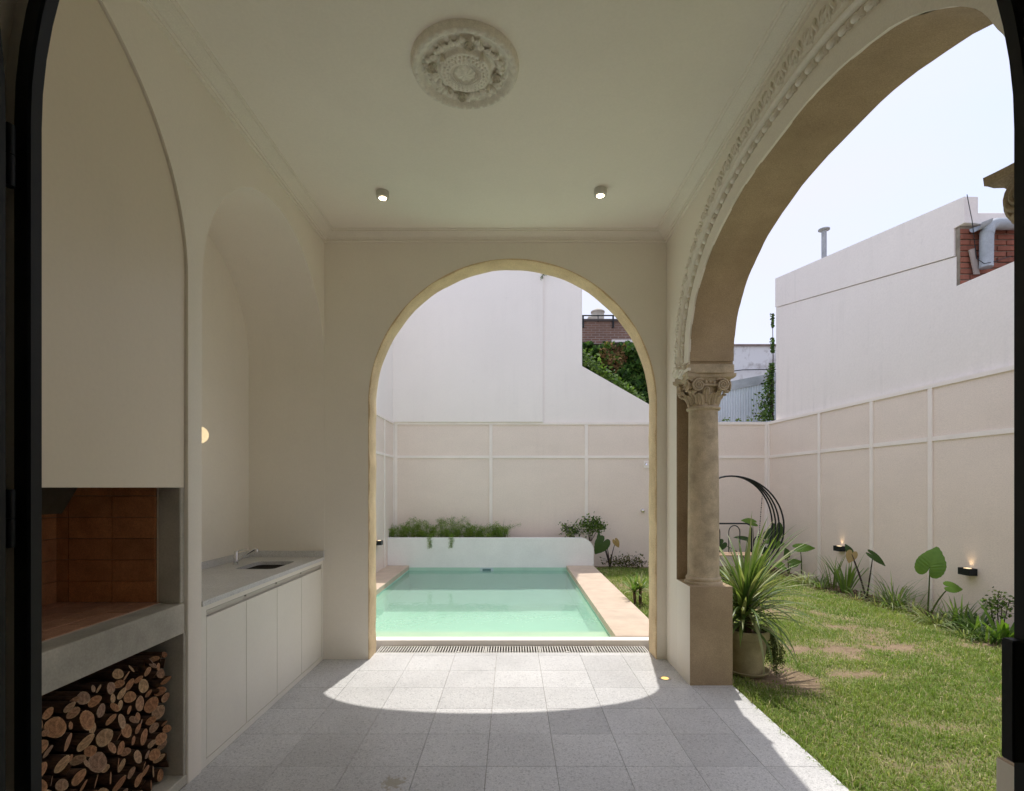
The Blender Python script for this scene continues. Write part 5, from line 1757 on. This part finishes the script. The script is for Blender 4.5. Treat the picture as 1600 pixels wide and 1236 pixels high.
# ---- ivy
def ivy(name, label, pts, size, cols, w, seed, base, out=(0, -1, 0)):
    t = thing(name, label, 'ivy', base)
    v, N = leaf_cloud(pts, size, 0, None, .5, up=.25, seed=seed, spread=np.array(out) * .9)
    quads_obj('foliage', v, N, shades(N, cols, w, seed, .35), t)
    return t
r = np.random.default_rng(51)
YI = 15.75
n = 9000
px = r.uniform(890, 1060, n); py = r.uniform(534, 690, n)
edge = 536 + 4 * np.sin(px * .21) + 3 * np.sin(px * .53)
keep = py > edge
dead = ((px - 958) / 22) ** 2 + ((py - 556) / 26) ** 2 + .5 * np.sin(px * .4) * np.sin(py * .3) < 1
px, py, dead = px[keep], py[keep], dead[keep]
dep = YI - .18 * (np.sin(px * .13 + py * .05) * np.sin(py * .17) + .6) - r.random(len(px)) * .16
pts = np.stack([(px - 800) * dep / F_PX, dep, 1.6 - (py - 762) * dep / F_PX], 1)
t = ivy('ivy_wall', 'thick green ivy covering the wall below the distant brick parapet', pts[~dead], .15, [(.05, .125, .02), (.09, .185, .03), (.15, .25, .05), (.03, .07, .015)], (3, 3, 1, 3), 52, (3.3, YI, 4))
dd = pts[dead]
v, N = leaf_cloud(dd, .13, 0, None, .5, up=.1, seed=53, spread=np.array((0, -1, 0)) * .6)
quads_obj('dry_foliage', v, N, shades(N, [(.36, .23, .10), (.24, .14, .07), (.10, .18, .03)], (3, 2, 3), 54, .3), t)
box('ivy_backing', P(885, 0, YI).x, P(1062, 0, YI).x, YI + .03, YI + .2, 1.5, P(0, 537, YI).z, surf('ivy_stems_wall', (.05, .045, .025), .95), t)
# brighter creeper along the sloping wall top
n = 900
s = r.random(n)
px = 912 + s * 95; py = 566 + s * 60 - np.abs(r.normal(size=n)) * (9 * (1 - s) + 3) + 3
dep = 11.35 + r.random(n) * .5
pts = np.stack([(px - 800) * dep / F_PX, dep, 1.6 - (py - 762) * dep / F_PX], 1)
ivy('wall_creeper', 'bright green creeper along the sloping white wall top', pts, .09, [(.09, .16, .03), (.14, .22, .05), (.05, .10, .02)], (3, 2, 2), 55, (2.3, 11.5, 3.8), (0, -.5, .6))
# vine up the corner of the right hand white wall
n = 1500
py = 485 + r.random(n) ** .62 * 172
wdt = 3 + 13 * np.clip((py - 560) / 90, 0, 1)
px = 1209 - np.abs(r.normal(size=n)) * wdt * .75
br = r.random(n) < .08
px[br] -= r.random(br.sum()) * 22 * np.clip((py[br] - 560) / 80, 0, 1)
gap = (np.sin(py * .16) > .25) & (py < 575)
px, py = px[~gap], py[~gap]
dep = 11.18 + r.random(len(px)) * .25
pts = np.stack([(px - 800) * dep / F_PX, dep, 1.6 - (py - 762) * dep / F_PX], 1)
cv = ivy('corner_vine', 'leafy vine climbing the corner edge of the right white house', pts, .065, [(.05, .11, .018), (.09, .16, .03), (.03, .06, .012), (.10, .09, .04)], (3, 3, 2, .6), 56, (5.4, 11.25, 3), (-.3, -1, 0))
tube('vine_stem', [P(1208, 662, 11.25), P(1206, 620, 11.25), P(1208, 560, 11.25), P(1207, 490, 11.25)], [.02, .016, .01, .005], M['stem_dark'], cv, 6)
n = 140
px = r.uniform(1122, 1200, n); py = 658 - np.abs(r.normal(size=n)) * 3 * (1 + np.clip((px - 1170) / 14, 0, 2))
k_b = np.sin(px * .35) + r.random(n) * .8 > .2
px, py = px[k_b], py[k_b]; dep = 11.2 + r.random(len(px)) * .2
pts = np.stack([(px - 800) * dep / F_PX, dep, 1.6 - (py - 762) * dep / F_PX], 1)
ivy('wall_top_sprouts', 'small green sprouts peeping over the rear wall top', pts, .05, [(.09, .16, .03), (.2, .24, .06)], (2, 1), 57, (4.8, 11.3, 2.9))
# ------------------------------------------------------------------ lawn: uneven soil sheet and real blades
def vnoise(x, y, sc, seed):
    g = np.random.default_rng(seed).random((64, 64))
    u, v = x * sc, y * sc
    i, j = np.floor(u).astype(int), np.floor(v).astype(int)
    fu, fv = u - i, v - j
    fu, fv = fu * fu * (3 - 2 * fu), fv * fv * (3 - 2 * fv)
    a = g[i % 64, j % 64]; b = g[(i + 1) % 64, j % 64]; c = g[i % 64, (j + 1) % 64]; d = g[(i + 1) % 64, (j + 1) % 64]
    return (a * (1 - fu) + b * fu) * (1 - fv) + (c * (1 - fu) + d * fu) * fv
BARE = [((2.38, 4.5), .30, .18, .7), ((3.35, 5.35), .6, .09, .32), ((4.3, 5.45), .7, .12, .36), ((5.1, 5.55), .5, .28, .75), ((2.1, 6.9), .22, 1.0, .8), ((2.0, 8.6), .25, .5, .5),
        ((2.9, 3.6), .5, .12, .45), ((3.3, 4.6), .5, .10, .45), ((2.8, 6.2), .5, .12, .4)]
def cover(x, y):
    c = .85 + .95 * (vnoise(x, y, 1.3, 1) - .5) + .55 * (vnoise(x, y, 4.5, 2) - .5) + .4 * (vnoise(x, y, 13, 3) - .5)
    for (cx, cy_), rx, ry, s in BARE: c = c - s * np.exp(-((x - cx) / rx) ** 2 - ((y - cy_) / ry) ** 2)
    bed = xrf(y) - x
    c = c - np.clip((.42 + .12 * (vnoise(x, y, 3, 4) - .5) - bed) / .12, 0, 1) * 1.2
    c = c - np.clip((y - (YF - .35)) / .1, 0, 1) * .5
    return np.clip(c, 0, 1)
def gz(x, y):
    return LAWN_Z + .030 * (vnoise(x, y, 1.1, 5) - .5) * np.clip((x - 1.8) / .4, 0, 1) + .012 * (vnoise(x, y, 6, 6) - .5) - .004
nx, ny = 130, 300
X0, X1, Y0, Y1 = XO + .005, 6.1, .7, YF - .002
gx = np.linspace(0, 1, nx + 1); gy = np.linspace(Y0, Y1, ny + 1)
xx, yy = np.meshgrid(gx, gy)
x_lo = np.where(yy > 5.17, 1.602, XO + .005)
xw = x_lo + (xrf(yy) + .02 - x_lo) * xx
zz = gz(xw, yy)
cv_ = cover(xw, yy)
fs = [(j * (nx + 1) + i, j * (nx + 1) + i + 1, (j + 1) * (nx + 1) + i + 1, (j + 1) * (nx + 1) + i) for j in range(ny) for i in range(nx)]
def lawnmat():
    m, nt, b = new_mat('lawn_soil')
    v = pos(nt)
    at_ = nn(nt, 'ShaderNodeAttribute', attribute_name='cover')
    soil = mixc(nt, rng_map(nt, noise(nt, v, 9, 7, .65), .3, .7), (.30, .215, .135), (.17, .115, .07))
    soil = mixc(nt, rng_map(nt, noise(nt, v, 60, 3), .45, .8), soil, (.36, .28, .17))
    thatch = mixc(nt, rng_map(nt, noise(nt, v, 45, 4), .3, .7), (.14, .17, .05), (.27, .25, .12))
    nt.links.new(mixc(nt, rng_map(nt, at_.outputs['Fac'], .2, .65), soil, thatch), b.inputs['Base Color'])
    b.inputs['Roughness'].default_value = .95
    bump(nt, b, noise(nt, v, 40, 6, .7), .8, .02)
    return m
lw_ = mk('lawn_ground', np.stack([xw, yy, zz], -1).reshape(-1, 3).tolist(), fs, lawnmat(), smooth=True)
lw_['kind'] = 'structure'
ca = lw_.data.attributes.new('cover', 'FLOAT', 'POINT')
ca.data.foreach_set('value', cv_.ravel().astype(np.float32))

def blades(n, y0, y1, seed, scale):
    r = np.random.default_rng(seed)
    y = r.uniform(y0, y1, n)
    lo = np.where(y > 5.17, 1.61, XO - .012)
    x = lo + (xrf(y) - .05 - lo) * r.random(n)
    c = cover(x, y)
    k = r.random(n) < np.clip((c - .10) * 1.35, .015, 1)
    k &= ~((x - pc.x) ** 2 + (y - pc.y) ** 2 < .17 ** 2)
    x, y, c = x[k], y[k], c[k]; n = len(x)
    edge = (x < XO + .12) & (y < 4.2)
    h = (.012 + .038 * r.random(n) ** 2.4) * scale * (.65 + .6 * c) * np.where(edge, 1.35, 1)
    az = r.uniform(0, 2 * PI, n); lean = r.uniform(.15, 1.25, n)
    w = r.uniform(.0016, .0038, n) * scale
    d = np.stack([np.cos(az), np.sin(az)], 1); sdv = np.stack([-d[:, 1], d[:, 0]], 1)
    base = np.stack([x, y, gz(x, y) - .004], 1)
    mid = base.copy(); mid[:, :2] += d * (h * lean * .35)[:, None]; mid[:, 2] += h * .65
    tip = base.copy(); tip[:, :2] += d * (h * lean * 1.05)[:, None]; tip[:, 2] += h * (1.05 - .35 * lean)
    s3 = np.concatenate([sdv * w[:, None], np.zeros((n, 1))], 1)
    v = np.stack([base - s3, base + s3, mid + s3 * .8, mid - s3 * .8, tip], 1).reshape(-1, 3)
    dry = r.random(n) < (.12 + .34 * (1 - c))
    g1, g2, g3 = np.array((.165, .275, .045)), np.array((.31, .375, .10)), np.array((.60, .54, .31))
    mixv = np.clip(vnoise(x, y, 1.9, 9) * .8 + r.random(n) * .5 - .1, 0, 1)[:, None]
    col_ = g1 * (1 - mixv) + g2 * mixv
    col_[dry] = g3 * r.uniform(.6, 1.1, (dry.sum(), 1))
    col_ *= r.uniform(.75, 1.2, (n, 1))
    return v, n, col_
V, C, NB = [], [], 0
for args in ((120000, 1.5, 4.0, 61, 1.0), (110000, 4.0, 6.5, 62, 1.05), (90000, 6.5, YF - .1, 63, 1.25)):
    v, n, c = blades(*args); V.append(v); C.append(c); NB += n
V = np.concatenate(V); C = np.concatenate(C)
me = D.meshes.new('lawn_grass')
me.vertices.add(5 * NB); me.vertices.foreach_set('co', V.astype(np.float32).ravel())
b5 = np.arange(NB)[:, None] * 5
loops = np.concatenate([b5 + np.array([0, 1, 2, 3]), b5 + np.array([3, 2, 4])], 1).ravel()
me.loops.add(7 * NB); me.loops.foreach_set('vertex_index', loops.astype(np.int32))
me.polygons.add(2 * NB)
ls = (np.arange(NB)[:, None] * 7 + np.array([0, 4])).ravel(); lt = np.tile([4, 3], NB)
me.polygons.foreach_set('loop_start', ls.astype(np.int32)); me.polygons.foreach_set('loop_total', lt.astype(np.int32))
me.update(calc_edges=True)
ta = me.color_attributes.new('tint', 'FLOAT_COLOR', 'POINT')
c4 = np.ones((NB, 4)); c4[:, :3] = C
ta.data.foreach_set('color', np.repeat(c4, 5, axis=0).astype(np.float32).ravel())
me.materials.append(M['tintleaf'])
go = link(D.objects.new('lawn_grass', me))
tag(go, 'short patchy green grass covering the garden lawn', 'grass', kind='stuff')
# dry leaf litter and wood chips in the bed
r = np.random.default_rng(71)
n = 2600
y = r.uniform(5.0, YF - .1, n); x = xrf(y) - r.random(n) ** .7 * .55 - .02
k = r.random(n) < .9
pts = np.stack([x, y, gz(x, y) + .006 + r.random(n) * .012], 1)
# litter by the small yucca
m = 700
yx = np.stack([1.65 + r.random(m) * .55, r.uniform(6.0, 8.3, m)], 1)
pts = np.concatenate([pts, np.stack([yx[:, 0], yx[:, 1], gz(yx[:, 0], yx[:, 1]) + .008], 1)])
v, N = leaf_cloud(pts, .035, 0, None, .9, up=1.2, seed=72)
lo = quads_obj('leaf_litter', v, N, shades(N, [(.16, .10, .06), (.28, .20, .12), (.10, .065, .04), (.42, .34, .22)], (3, 2, 3, .8), 73, .3))
tag(lo, 'scattered brown leaf litter and bark in the planting bed', 'litter', kind='stuff')
